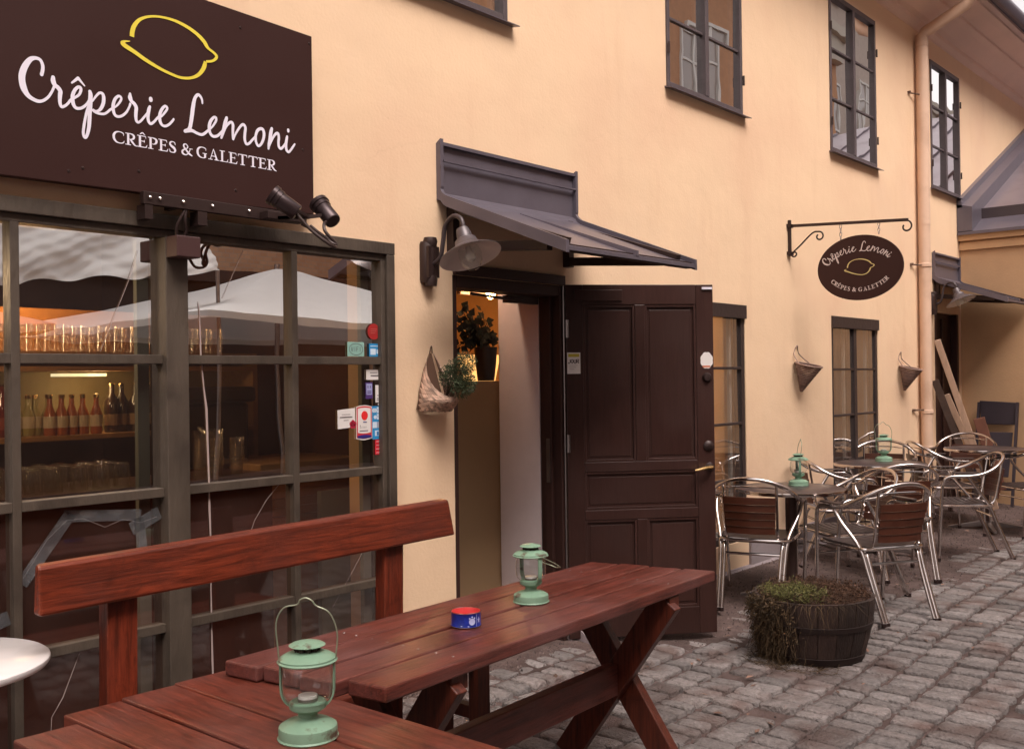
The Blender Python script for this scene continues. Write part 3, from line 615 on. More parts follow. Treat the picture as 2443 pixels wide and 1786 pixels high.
# far door
m = M(); m.box(10.70, 11.47, .06, .10, -.05, 2.16); m.box(10.70, 10.76, -.004, .06, -.05, 2.16); m.box(11.41, 11.47, -.004, .06, -.05, 2.16); m.box(11.07, 11.10, .04, .06, 0, 2.1); m.build('far_door', DOORM, B, bevel=.003)
# downpipe
m = M(); r_ = .058
m.tube([(10.232,-.60,5.33),(10.232,-.56,5.20)], r_, 16); m.tube([(10.232,-.585,5.24),(10.232,-.50,5.10),(10.227,-.10,4.92),(10.222,-.075,4.86)], r_, 16)
m.tube([(10.222,-.075,4.90),(10.222,-.072,3.0)], r_, 16); m.tube([(10.222,-.072,3.02),(10.217,-.072,.1)], r_*.96, 16)
for z in (4.80, 2.60, 1.14, .78): m.lathe([(r_+.001,-.02),(r_+.005,-.015),(r_+.005,.015),(r_+.001,.02)], (10.220,-.073,z), 16, closed=False)
PIPE = m.build('downpipe', mat('peach_painted_pipe', (.66,.46,.34), .5, var=.08, scale=3, stain=(.55,.37,.27), stain_scale=5), B, smooth=True)
m = M()
for z in (4.30, 2.60, 1.16): m.tube([(10.02,-.005,z),(10.17,-.06,z)], .008, 6); m.box(10.01,10.03,-.03,0,z-.012,z+.012)
m.each('pipe_bracket', mat('rusty_iron', (.12,.07,.05), .8, var=.3), PIPE)
# ------------------------------------------------------------ low wing closing the lane
G = thing('wing_building', 'low ochre wing with purple grey sheet metal roof closing the end of the lane', 'building', (14, -2, 0))
m = M(); m.box(11.56, 17, -7, -.004, -.3, 3.06); m.build('wall', OCHRE, G)
m = M(); m.box(11.50, 11.558, -7, -.004, 2.97, 3.06); m.box(11.53, 11.559, -7, -.006, 2.87, 2.95); m.build('cornice', mat('ochre_cornice', (.60,.37,.20), .85, var=.05), G)
m = M(); m.add([(11.47,-7,3.062),(11.47,-.006,3.062),(11.82,-.006,3.235),(11.82,-7,3.235)], [(0,1,2,3)]); m.add([(11.47,-7,3.045),(11.47,-.006,3.045),(11.55,-.006,3.062),(11.55,-7,3.062)], [(3,2,1,0)]); m.box(11.468,11.476,-7,-.006,3.03,3.062); m.build('eave_skirt', SHEET, G)
m = M(); m.box(11.82, 11.85, -7, -.10, 3.225, 3.35); m.build('snow_board', mat('dark_sheet_upstand', (.055,.04,.045), .45), G)
m = M(); m.add([(11.82,-7,3.33),(11.82,-.004,3.33),(17,-.004,5.75),(17,-7,5.75)], [(0,1,2,3)])
for k in range(12):
    y = -.62-.6*k; m.add([(11.85,y-.012,3.345),(11.85,y+.012,3.345),(17,y+.012,5.75),(17,y-.012,5.75),(11.85,y-.008,3.38),(11.85,y+.008,3.38),(17,y+.008,5.785),(17,y-.008,5.785)], [(4,5,6,7),(0,4,7,3),(1,2,6,5),(0,1,5,4)])
m.build('roof', mat('lilac_grey_sheet_roof', (.20,.165,.185), .32, metal=.2, var=.15, scale=2, stain=(.13,.10,.11), stain_scale=2), G)
m = M(); m.hexa([(11.47,-.16,3.07),(17,-.16,5.66),(17,-.004,5.66),(11.47,-.004,3.07)], [(11.47,-.16,3.33),(17,-.16,5.86),(17,-.004,5.90),(11.47,-.004,3.37)]); m.hexa([(11.47,-.06,3.33),(17,-.06,5.8),(17,-.004,5.8),(11.47,-.004,3.33)], [(11.47,-.05,3.42),(17,-.05,5.96),(17,-.003,5.96),(11.47,-.003,3.42)])
m.build('verge_flashing', SHEET, G)
# ------------------------------------------------------------ buildings across the lane (seen in the panes)
def far_house(name, label, x0, x1, h, colm, wm, trim, y=-10.5, win=2.4, top=.0, glowsill=True):
    T = thing(name, label, 'building', ((x0+x1)/2, y-3, 0)); m = M(); m.box(x0, x1, y-8, y, -.3, h); m.build('wall', colm, T)
    m = M(); m.box(x0-.2, x1+.2, y-8.2, y+.35, h, h+.25); m.box(x0-.1, x1+.1, y, y+.18, h-.4, h); m.build('cornice', trim, T)
    m = M(); m.hexa([(x0-.2,y-8.2,h+.25),(x1+.2,y-8.2,h+.25),(x1+.2,y+.35,h+.25),(x0-.2,y+.35,h+.25)], [(x0+1,y-4.5,h+1.9),(x1-1,y-4.5,h+1.9),(x1-1,y-4,h+1.9),(x0+1,y-4,h+1.9)]); m.build('roof', SHEET, T)
    x = x0+1.0
    while x < x1-1.2:
        z = 1.0
        while z < h-1.8:
            f = M(); f.box(x-.07, x+1.17, y, y+.06, z-.07, z); f.box(x-.07, x+1.17, y, y+.06, z+1.6, z+1.67); f.box(x-.07, x, y, y+.06, z, z+1.6); f.box(x+1.1, x+1.17, y, y+.06, z, z+1.6); f.box(x+.52, x+.58, y, y+.05, z, z+1.6); f.box(x, x+.52, y, y+.045, z+1.0, z+1.05); f.box(x+.58, x+1.1, y, y+.045, z+1.0, z+1.05)
            fo = f.build('window', wm, T); g = M(); g.box(x, x+1.1, y, y+.02, z, z+1.6); g.build('pane', mat('dark_reflecting_pane', (.36,.31,.28), .15), fo)
            z += 3.0
        x += win
BRICK = mat('pale_brick', (.42,.24,.14), .9, var=.18, scale=4, bump=.2)
mb = BRICK.node_tree; bk = mb.nodes.new('ShaderNodeTexBrick'); tcb = mb.nodes.new('ShaderNodeTexCoord'); mpb = mb.nodes.new('ShaderNodeMapping'); mpb.inputs['Rotation'].default_value = (R(90), 0, 0)
bk.inputs['Scale'].default_value = 3.5; bk.inputs['Color1'].default_value = (.66,.41,.25,1); bk.inputs['Color2'].default_value = (.56,.32,.19,1); bk.inputs['Mortar'].default_value = (.48,.38,.30,1)
mb.links.new(tcb.outputs['Object'], mpb.inputs['Vector']); mb.links.new(mpb.outputs[0], bk.inputs['Vector']); mb.links.new(bk.outputs['Color'], mb.nodes['Principled BSDF'].inputs['Base Color'])
far_house('brick_house', 'tall orange brick house across the lane seen only as reflection in the panes', -16, 27.0, 12.5, BRICK, mat('white_window_paint', (.7,.68,.64), .6), mat('stone_trim', (.5,.45,.38), .8))
far_house('pale_house', 'pale grey stone house across the lane reflected in the far upper windows', 27.6, 38.2, 14.5, mat('pale_stone', (.50,.42,.36), .85, var=.1), mat('white_window_paint', (.7,.68,.64), .6), mat('stone_trim', (.5,.45,.38), .8), win=1.9)
far_house('white_house', 'white rendered low house at the far end across the lane', 38.8, 64, 12.2, mat('cool_white_render', (.55,.55,.60), .85, var=.1), mat('grey_window_paint', (.3,.3,.34), .6), mat('stone_trim', (.5,.45,.38), .8), win=3.4)
_b = [o for o in bpy.data.objects if o.get('label', '').startswith('tall orange brick')][0]
m = M(); m.box(-15.9, 26.9, -10.5, -10.30, -.2, 3.3); m.box(-15.9, 26.9, -10.30, -10.0, 3.1, 3.3); m.build('added_dark_front', mat('dark_reflected_front', (.040,.022,.018), .5, var=.3, scale=1.5), _b)  # added unseen dark box, makes the lower shop panes reflect dark
# market umbrellas behind the viewer, reflected in the shop window
def umbrella(x, y, rz, cloth, label, hz=2.16, ap=2.95, hw=1.75):
    T = thing('market_umbrella', label, 'umbrella', (0,0,0), 'large umbrellas across the lane')
    m = M(); N = 9; P = []
    cs = [(-hw,-hw),(hw,-hw),(hw,hw),(-hw,hw)]
    for j in range(7):
        t = j/6
        for s_ in range(4):
            a = cs[s_]; b = cs[(s_+1) % 4]
            for k in range(N):
                u = k/N; px = a[0]+(b[0]-a[0])*u; py = a[1]+(b[1]-a[1])*u
                sag = -.05*math.sin(math.pi*u)*t*(1)+.012*math.sin(k*2.7+j*1.9+x)*(t > .1)
                P.append((px*t, py*t, ap-(ap-hz)*t+sag-.05*math.sin(math.pi*t)))
    n = 4*N; m.add(P, [(j*n+k, j*n+(k+1) % n, (j+1)*n+(k+1) % n, (j+1)*n+k) for j in range(6) for k in range(n)])
    low = [(p[0], p[1], p[2]-.07+.01*math.sin(i*2.2)) for i, p in enumerate(P[6*n:])]
    m.add(P[6*n:]+low, [(k, (k+1) % n, n+(k+1) % n, n+k) for k in range(n)])
    m.build('canopy', cloth, T, smooth='all')
    m = M(); m.tube([(0,0,0),(0,0,ap+.05)], .028, 10); m.build('pole', STEEL, T, smooth=True)
    m = M(); m.lathe([(.32,0),(.32,.05),(.05,.09),(.05,.3),(.03,.3)], (0,0,0), 20); m.build('base', BLACK, T)
    T.location = (x, y, 0); T.rotation_euler = (0,0,rz); return T
CW = mat('white_umbrella_cloth', (.88,.89,.88), .9, var=.03, bump=.5, bscale=4); 
def thin_cloth(m, c, f):
    n = m.node_tree.nodes; l = m.node_tree.links; t = n.new('ShaderNodeBsdfTranslucent'); t.inputs['Color'].default_value = (*c, 1); x = n.new('ShaderNodeMixShader'); x.inputs[0].default_value = f
    l.new(n['Principled BSDF'].outputs[0], x.inputs[1]); l.new(t.outputs[0], x.inputs[2]); l.new(x.outputs[0], n['Material Output'].inputs[0])
thin_cloth(CW, (.95,.95,.93), .15)
CG = mat('lilac_grey_umbrella_cloth', (.36,.31,.34), .9, var=.05, bump=.3, bscale=5)
umbrella(7.05, -6.2, .02, CW, 'broad white square umbrella across the lane, mirrored in the right half of the shop window', 2.13, 2.86, 2.35)
umbrella(2.6, -7.9, -.1, CG, 'grey square umbrella across the lane, mirrored in the left half of the shop window', 2.10, 2.8)
AW = thing('cloth_awning', 'crumpled white cloth awning on poles behind the viewer, mirrored in the left pane', 'awning', (3.6,-4.8,0))
m = M(); NX, NZ = 90, 34; vs = []
for j in range(NZ+1):
    for i in range(NX+1):
        u, v = i/NX, j/NZ; low = 2.14+.42*u; z = low+(3.15-low)*v; x = 1.9+3.3*u
        wv = .55*(.050*math.sin((u*3.3-v*1.5)*6.5+1.2*math.sin(u*7))+.028*math.sin((u*3.3*1.3+v*.7)*11+2*math.sin(v*5))+.014*math.sin((u*3.3-v*2.2)*23)+.01*math.sin(u*60+v*31))
        vs.append((x+wv*.3, -4.55-.55*v+wv, z+.02*math.sin(u*40)*(1-v)))
m.add(vs, [(j*(NX+1)+i, j*(NX+1)+i+1, (j+1)*(NX+1)+i+1, (j+1)*(NX+1)+i) for j in range(NZ) for i in range(NX)]); m.build('cloth', CW, AW, smooth='all')
m = M()
for x, y in ((1.9,-4.6),(5.2,-4.6)): m.tube([(x,y,0),(x,y,2.6)], .02, 8)
m.each('pole', STEEL, AW, smooth=True)
# ------------------------------------------------------------ inside the bar
WARM = (1.0, .56, .22)
def lampl(name, loc, e, col, parent, r=.06):
    l = bpy.data.lights.new(name, 'POINT'); l.energy = e; l.color = col; l.shadow_soft_size = r
    o = bpy.data.objects.new(name, l); C.objects.link(o); o.parent = parent; o.location = Vector(loc)-ORG[parent.name]; return o
WOODW = mat('honey_pine_shelf', (.34,.17,.06), .5, var=.25, scale=4, stretch=(1,8,8))
BAR = thing('bar_shelving', 'honey coloured shelves on the wall behind the bar, seen through the shop window', 'shelf', (1.6,1.45,0))
m = M()
for z in (1.26, 1.585, 1.655): m.box(-1.5, 3.2, 1.15, 1.5, z, z+.022)
m.each('board', WOODW, BAR)
m = M(); 
for x in (-1.5, 1.6, 3.18): m.box(x, x+.03, 1.16, 1.5, .0, 1.655)
m.each('upright', WOODW, BAR)
m = M(); m.box(-1.5, 3.2, 1.5, 1.52, 1.28, 1.585); m.build('back_panel', mat('pale_yellow_back_panel', (.34,.26,.12), .6), BAR)
m = M(); m.box(-1.5, 3.2, 1.5, 1.52, 1.68, 1.90); m.build('upper_glow_panel', mat('orange_glow_panel', (.68,.32,.10), .7), BAR)  # orange colour and cut height imitate the glow behind the top shelf
SL = thing('shelf_lamp', 'slim lit lamp under the middle bar shelf', 'lamp', (2.35,1.3,1.55))
m = M(); m.box(2.16, 2.40, 1.26, 1.34, 1.560, 1.574); m.build('diffuser', emis('shelf_lamp_glow', (1,.85,.5), 1.2), SL); lampl('lamp_light', (2.35,1.25,1.53), 1.8, (1,.70,.34), SL)
TL = thing('ceiling_lamp', 'small lit bar lamp above the top shelf of glasses', 'lamp', (1.9,1.35,2.0))
m = M(); m.lathe([(.02,0),(.035,.03),(.035,.06),(0,.07)], (1.75,1.35,1.86), 14); m.build('shade', emis('bar_lamp_glow', (1,.6,.25), 4.0), TL); lampl('lamp_light', (2.0,1.2,1.93), 6.0, WARM, TL, .1)
PN = thing('added_pendant_lamp', 'unseen pendant lamp added to brighten the glasses on the bar counter', 'lamp', (1.3,.62,1.98))  # added lamp, out of view, brightens the glasses on the counter
m = M(); m.lathe([(.05,0),(.02,.06),(0,.065)], (1.3,.62,1.98), 14, closed=False); m.build('shade', BLACK, PN); m = M(); m.lathe([(0,-.01),(.022,.01),(.015,.04)], (1.3,.62,1.98), 12, closed=False); m.build('bulb', emis('bar_lamp_glow', (1,.6,.25), 4.0), PN); m = M(); m.tube([(1.3,.62,2.04),(1.3,.62,2.62)], .003, 5); m.build('cord', BLACK, PN); lampl('lamp_light', (1.3,.62,1.93), 15.0, (1,.70,.40), PN, .12)
CT = thing('bar_counter', 'dark red brown bar counter just inside the shop window', 'counter', (1,.6,0))
m = M(); m.box(-1.8, 2.78, .34, .80, 1.055, 1.098); m.build('top', mat('dark_counter_top', (.08,.03,.018), .3), CT)
m = M(); m.box(-1.8, 2.76, .40, .75, 0, 1.054); m.build('front', mat('dark_red_counter_front', (.075,.022,.014), .6, var=.3), CT)
SC = thing('service_counter', 'light wooden counter end at the right of the bar', 'counter', (3.1,.8,0))
m = M(); m.box(2.80, 3.44, .55, 1.1, 1.075, 1.125); m.build('top', mat('butcher_block', (.40,.23,.11), .4, var=.2, stretch=(1,6,1)), SC, bevel=.004)
m = M()
for k in range(5): m.box(2.84, 3.43, .60, .63, .86+.043*k, .86+.043*k+.041)
m.box(2.84, 3.43, .61, 1.05, 0, .855); m.build('front', mat('red_brown_plank', (.22,.085,.035), .5, island=.4), SC)
m = M(); m.box(3.12, 3.43, .50, .53, .02, .97); m.build('side_panel', mat('pale_green_panel', (.26,.27,.20), .6, var=.1), SC)
# glasses: one tumbler, then copies
def tumbler():
    T = thing('drinking_glass', 'upturned clear drinking glass on the bar counter behind the shop window', 'glass', (0,0,0), 'glasses lined up on the bar counter')
    m = M(); m.lathe([(.036,0),(.034,.03),(.030,.085),(.028,.095),(0,.097)], (0,0,0), 12, closed=False); m.build('bowl', GLB, T, smooth=True)
    m = M(); m.lathe([(.028,.0955),(.024,.103),(0,.104)], (0,0,0), 12, closed=False); m.build('foot', GLS, T, smooth=True); return T
TG = tumbler(); first = True; rnd = random.Random(2)
for row in range(3):
    x = -.35+row*.03
    while x < 2.05:
        y = .40+row*.085+rnd.uniform(-.01,.01); loc = (x, y, 1.099)
        if first: TG.location = loc; first = False
        else: dup(TG, loc, rnd.uniform(0,6), 'upturned clear drinking glass on the bar counter behind the shop window')
        x += rnd.uniform(.078, .10)
def stackglass():
    T = thing('glass_stack', 'tall stack of clear tumblers on the counter behind the right half of the shop window', 'glasses', (2.55,.5,1.10))
    for (x, y) in ((2.45,.50),(2.54,.52),(2.63,.49)):
        m = M()
        for k in range(4 if x < 2.6 else 3): m.lathe([(.026,k*.04),(.036,k*.04+.085),(.037,k*.04+.087)], (x,y,1.10), 12, closed=False)
        m.build('tumbler_column', GLB, T, smooth=True)
stackglass()
for g_ in (.0,):
    T = thing('drinking_glass', 'clear glass standing on the top bar shelf above the bottles', 'glass', (0,0,0), 'glasses on the top bar shelf')
    m = M(); m.lathe([(.024,0),(.030,.1),(.031,.13)], (0,0,0), 10, closed=False); m.build('bowl', GLB, T, smooth=True); m = M(); m.lathe([(0,0),(.024,.001)], (0,0,0), 10, closed=False); m.build('foot', GLS, T)
    fs = True
    for row in range(2):
        x = .9
        while x < 3.1:
            loc = (x, 1.25+row*.09, 1.678)
            if fs: T.location = loc; fs = False
            else: dup(T, loc, 0, 'clear glass standing on the top bar shelf above the bottles')
            x += .085
def bottle(col, prof, label, lab=None):
    T = thing('bottle', label, 'bottle', (0,0,0), 'bottles on the lower bar shelf')
    m = M(); m.lathe(prof, (0,0,0), 14); m.build('body', col, T, smooth=True)
    h = prof[-1][1]; m = M(); m.lathe([(.013,h-.012),(.013,h+.006),(0,h+.007)], (0,0,0), 10); m.build('cap', BRASS, T)
    m = M(); m.lathe([(prof[1][0]+.0008,.035),(prof[1][0]+.0008,.09)], (0,0,0), 14, closed=False); m.build('label', lab or mat('cream_label', (.6,.5,.35), .7), T)
    return T
PB = [(.026,0),(.028,.01),(.028,.095),(.012,.14),(.011,.185)]; PW = [(.034,0),(.036,.01),(.036,.12),(.034,.15),(.013,.19),(.013,.235)]
def liquid(name, c): return mat(name, c, .12, spec=.8)
bots = [(bottle(liquid('orange_soda', (.38,.10,.025)), PB, 'small orange lemonade bottle on the lower bar shelf'), [2.10+.055*k for k in range(5)], 1.22),
        (bottle(liquid('pale_lemonade', (.38,.32,.12)), PB, 'small pale lemonade bottle on the lower bar shelf'), [1.98,2.03,2.07,2.13,2.19], 1.30),
        (bottle(liquid('dark_beer', (.035,.018,.012)), PW, 'dark brown beer bottle on the lower bar shelf', mat('dull_label', (.25,.16,.09), .7)), [2.42,2.48,2.545,2.61,2.68,1.6,1.7], 1.25),
        (bottle(liquid('red_cordial', (.16,.02,.01)), PW, 'tall red cordial bottle at the left of the lower bar shelf', mat('red_label', (.25,.05,.03), .7)), [1.84,1.90,.9,1.05], 1.25)]
for T, xs, y in bots:
    T.location = (xs[0], y, 1.283)
    for x in xs[1:]: dup(T, (x, y+rnd.uniform(-.02,.02), 1.283), rnd.uniform(0,6), T['label'])
CM = thing('coffee_machine', 'dark coffee machine silhouette behind the middle of the shop window', 'machine', (2.42,.95,1.1))
m = M(); m.box(2.62, 2.98, .90, 1.12, 1.10, 1.42); m.box(2.58,3.0,.86,1.14,1.42,1.50); m.build('body', mat('black_appliance', (.02,.012,.010), .3), CM, bevel=.02)
m = M(); m.tube([(2.68,.88,1.30),(2.66,.78,1.27)], .014, 8); m.box(2.70,2.90,.80,.9,1.12,1.14); m.build('group_head', STEEL, CM)
# passage and room behind the doorway
PLANTM = mat('backlit_dark_leaf', (.015,.016,.008), .6)
P = thing('potted_plant', 'dark leafy plant in a tall pot on the half wall inside the doorway', 'plant', (4.36,.515,1.51))
m = M(); m.lathe([(.050,0),(.062,.10),(.070,.20),(.066,.20),(.055,.17),(0,.17)], (4.365,.515,1.511), 18); m.build('pot', mat('near_black_pot', (.02,.012,.010), .5), P, smooth=True)
m = M(); rnd = random.Random(4)
stems = []
for i in range(16):
    a = rnd.uniform(-.27,.06); q = [(4.365,.515,1.69),(4.365+a*.4,.515+rnd.uniform(-.03,.03),1.78),(4.365+a,.515+rnd.uniform(-.04,.06),1.75+rnd.uniform(-.06,.22))]; c_ = catmull(q, 5); m.tube(c_, .0025, 5); stems.append(c_)
m.build('stem', PLANTM, P)
m = M()
for c_ in stems:
    for p in c_[3:]:
        for k in range(2):
            L = rnd.uniform(.035,.062); W = L*.9; u = Vector((rnd.uniform(-1,1), rnd.uniform(-.5,.5), rnd.uniform(-.8,.9))).normalized(); v = u.cross(Vector((rnd.uniform(-.4,.4), 1, rnd.uniform(-.4,.4)))).normalized(); c0 = Vector(p)+u*.01
            m.add([c0, c0+u*L*.35+v*W*.5, c0+u*L, c0+u*L*.35-v*W*.5], [(0,1,2,3)])
m.build('leaf', PLANTM, P)
PL = thing('wall_lamp', 'lit double lamp under the ceiling of the room behind the doorway', 'lamp', (5.75,1.8,2.2))
m = M(); m.lathe([(.0,-.06),(.03,-.045),(.045,0),(.048,.03)], (5.83,1.8,2.21), 14, closed=False); m.lathe([(0,-.03),(.025,-.02),(.03,0),(.025,.02),(0,.03)], (5.64,1.8,2.235), 14); m.build('shade', emis('room_lamp_glow', (1,.66,.28), 9.0), PL, smooth=True)
m = M(); m.box(5.52, 5.80, 1.83, 1.87, 2.18, 2.25); m.build('mount', BLACK, PL); lampl('lamp_light', (5.7,1.7,2.1), 48, WARM, PL)
FL = thing('floor_lamp', 'warm glowing lamp shade behind the potted plant', 'lamp', (5.4,1.6,0))
m = M(); m.lathe([(.10,0),(.15,.24)], (5.15,1.30,1.45), 20, closed=False); m.build('shade', emis('shade_glow', (1,.52,.15), .6), FL); m = M(); m.tube([(5.15,1.3,0),(5.15,1.3,1.45)], .012, 8); m.build('stand', BLACK, FL); lampl('lamp_light', (5.15,1.30,1.55), 9, WARM, FL)
PA = thing('ceiling_spot', 'small lit ceiling lamp just inside the doorway', 'lamp', (3.95,.40,2.5))
m = M(); m.lathe([(.04,.0),(.045,.06),(0,.07)], (3.95,.40,2.52), 14, closed=False); m.build('can', BLACK, PA); m = M(); m.lathe([(0,.01),(.035,.012)], (3.95,.40,2.52), 14, closed=False); m.build('bulb', emis('bar_lamp_glow', (1,.6,.25), 4.0), PA); lampl('lamp_light', (3.95,.40,2.48), 7, (1,.72,.5), PA, .03)
far_house('shading_house', 'unseen orange house added across the lane to shade the right part of the wall', 11.8, 25, 10.0, mat('orange_render', (.50,.27,.15), .9, var=.1), mat('white_window_paint', (.7,.68,.64), .6), mat('stone_trim', (.5,.45,.38), .8), y=-7.0)  # unseen house added to block sky light from the right-hand wall
# ------------------------------------------------------------ big shop sign
SCRIPT=[(1,[(1.510,2.577,0.0124),(1.514,2.596,0.0120),(1.513,2.612,0.0114),(1.505,2.626,0.0108),(1.489,2.628,0.0120),(1.472,2.619,0.0164),(1.456,2.595,0.0205),(1.446,2.568,0.0221),(1.444,2.545,0.0221),(1.449,2.520,0.0221),(1.459,2.501,0.0174),(1.472,2.490,0.0140),(1.495,2.483,0.0120),(1.513,2.488,0.0100),(1.530,2.503,0.0094),(1.542,2.522,0.0088),(1.551,2.543,0.0088),(1.553,2.554,0.0084)]),(1,[(1.549,2.576,0.0130),(1.549,2.563,0.0171),(1.555,2.550,0.0151),(1.565,2.544,0.0147),(1.573,2.533,0.0151),(1.572,2.520,0.0147),(1.571,2.503,0.0130),(1.572,2.489,0.0118),(1.577,2.480,0.0105),(1.588,2.485,0.0095),(1.599,2.496,0.0089),(1.609,2.510,0.0095),(1.622,2.520,0.0085),(1.638,2.534,0.0094),(1.645,2.551,0.0107),(1.643,2.560,0.0111),(1.635,2.560,0.0107),(1.624,2.548,0.0119),(1.616,2.529,0.0132),(1.615,2.512,0.0140),(1.618,2.496,0.0132),(1.626,2.486,0.0115),(1.639,2.486,0.0102),(1.652,2.493,0.0098),(1.665,2.506,0.0094),(1.674,2.520,0.0095)]),(0,[(1.614,2.571,0.0068),(1.636,2.592,0.0111)]),(0,[(1.636,2.592,0.0111),(1.659,2.570,0.0051)]),(1,[(1.678,2.554,0.0120),(1.680,2.543,0.0155),(1.679,2.521,0.0163),(1.678,2.499,0.0155),(1.676,2.477,0.0150),(1.675,2.456,0.0142),(1.673,2.429,0.0133),(1.668,2.405,0.0120),(1.661,2.389,0.0107),(1.655,2.390,0.0098),(1.652,2.402,0.0103),(1.654,2.424,0.0103),(1.659,2.452,0.0099),(1.664,2.475,0.0094),(1.670,2.495,0.0094),(1.678,2.514,0.0086)]),(1,[(1.687,2.522,0.0066),(1.700,2.542,0.0081),(1.713,2.556,0.0092),(1.724,2.555,0.0111),(1.728,2.542,0.0130),(1.726,2.521,0.0130),(1.717,2.501,0.0118),(1.707,2.491,0.0092),(1.697,2.488,0.0081),(1.689,2.492,0.0066)]),(1,[(1.684,2.490,0.0055),(1.697,2.484,0.0085),(1.714,2.482,0.0089),(1.730,2.485,0.0089),(1.741,2.493,0.0086),(1.753,2.505,0.0086),(1.769,2.516,0.0067),(1.783,2.531,0.0083),(1.793,2.548,0.0090),(1.792,2.557,0.0094),(1.783,2.559,0.0094),(1.771,2.547,0.0112),(1.764,2.529,0.0123),(1.762,2.512,0.0127),(1.765,2.495,0.0116),(1.772,2.486,0.0105),(1.784,2.485,0.0098),(1.798,2.492,0.0094),(1.812,2.506,0.0087),(1.822,2.524,0.0083),(1.828,2.540,0.0087)]),(1,[(1.828,2.577,0.0091),(1.828,2.563,0.0163),(1.833,2.551,0.0133),(1.844,2.543,0.0133),(1.851,2.531,0.0141),(1.850,2.516,0.0137),(1.849,2.498,0.0129),(1.851,2.483,0.0110),(1.858,2.478,0.0095),(1.868,2.485,0.0088),(1.880,2.500,0.0084),(1.891,2.514,0.0084),(1.897,2.524,0.0077)]),(1,[(1.905,2.545,0.0104),(1.901,2.533,0.0135),(1.898,2.517,0.0134),(1.897,2.502,0.0127),(1.900,2.488,0.0115),(1.908,2.482,0.0104),(1.919,2.490,0.0093),(1.930,2.503,0.0089),(1.940,2.514,0.0089),(1.949,2.516,0.0074),(1.962,2.531,0.0086),(1.973,2.547,0.0090),(1.974,2.555,0.0098),(1.966,2.559,0.0097),(1.955,2.548,0.0113),(1.946,2.530,0.0124),(1.943,2.512,0.0132),(1.946,2.495,0.0120),(1.954,2.485,0.0105),(1.966,2.484,0.0101),(1.980,2.492,0.0094),(1.993,2.506,0.0090),(2.001,2.517,0.0078)]),(0,[(1.909,2.575,0.0150),(1.909,2.570,0.0150)]),(1,[(2.124,2.601,0.0073),(2.122,2.616,0.0095),(2.113,2.628,0.0112),(2.104,2.630,0.0120),(2.093,2.617,0.0128),(2.087,2.598,0.0150),(2.082,2.572,0.0162),(2.078,2.545,0.0162),(2.073,2.516,0.0153),(2.068,2.496,0.0149),(2.059,2.485,0.0128),(2.051,2.481,0.0149)]),(1,[(2.049,2.480,0.0140),(2.064,2.486,0.0162),(2.080,2.487,0.0128),(2.099,2.481,0.0111),(2.119,2.479,0.0112),(2.133,2.487,0.0108),(2.146,2.499,0.0095),(2.163,2.515,0.0078),(2.175,2.531,0.0091),(2.183,2.546,0.0100),(2.182,2.556,0.0105),(2.173,2.556,0.0104),(2.160,2.541,0.0126),(2.153,2.523,0.0139),(2.152,2.503,0.0130),(2.158,2.488,0.0121),(2.170,2.481,0.0113),(2.187,2.486,0.0109),(2.202,2.500,0.0101),(2.215,2.515,0.0088)]),(1,[(2.231,2.565,0.0127),(2.225,2.547,0.0162),(2.219,2.524,0.0158),(2.211,2.498,0.0131),(2.206,2.482,0.0096)]),(1,[(2.208,2.484,0.0079),(2.225,2.525,0.0097),(2.240,2.545,0.0110),(2.253,2.552,0.0110),(2.259,2.542,0.0124),(2.258,2.520,0.0119),(2.258,2.498,0.0106),(2.259,2.484,0.0075),(2.268,2.504,0.0084),(2.281,2.526,0.0098),(2.297,2.547,0.0107),(2.308,2.552,0.0116),(2.316,2.541,0.0121),(2.313,2.516,0.0125),(2.312,2.494,0.0125),(2.319,2.477,0.0112),(2.332,2.481,0.0103),(2.348,2.498,0.0099),(2.364,2.515,0.0095)]),(1,[(2.364,2.516,0.0113),(2.372,2.538,0.0126),(2.386,2.550,0.0122),(2.399,2.549,0.0132),(2.405,2.532,0.0136),(2.400,2.507,0.0123),(2.388,2.486,0.0109),(2.376,2.479,0.0113),(2.367,2.490,0.0113),(2.364,2.505,0.0122),(2.364,2.516,0.0122)]),(1,[(2.443,2.561,0.0128),(2.438,2.543,0.0165),(2.434,2.519,0.0155),(2.428,2.493,0.0132),(2.426,2.476,0.0100)]),(1,[(2.427,2.482,0.0078),(2.448,2.524,0.0101),(2.462,2.542,0.0115),(2.473,2.546,0.0120),(2.477,2.531,0.0124),(2.475,2.510,0.0124),(2.477,2.492,0.0120),(2.487,2.486,0.0115),(2.500,2.498,0.0102),(2.511,2.513,0.0102)]),(1,[(2.519,2.541,0.0111),(2.515,2.524,0.0134),(2.512,2.503,0.0134),(2.515,2.485,0.0125),(2.525,2.478,0.0111),(2.536,2.488,0.0102),(2.548,2.504,0.0098),(2.557,2.516,0.0079)]),(0,[(2.525,2.570,0.0125),(2.525,2.565,0.0125)])]
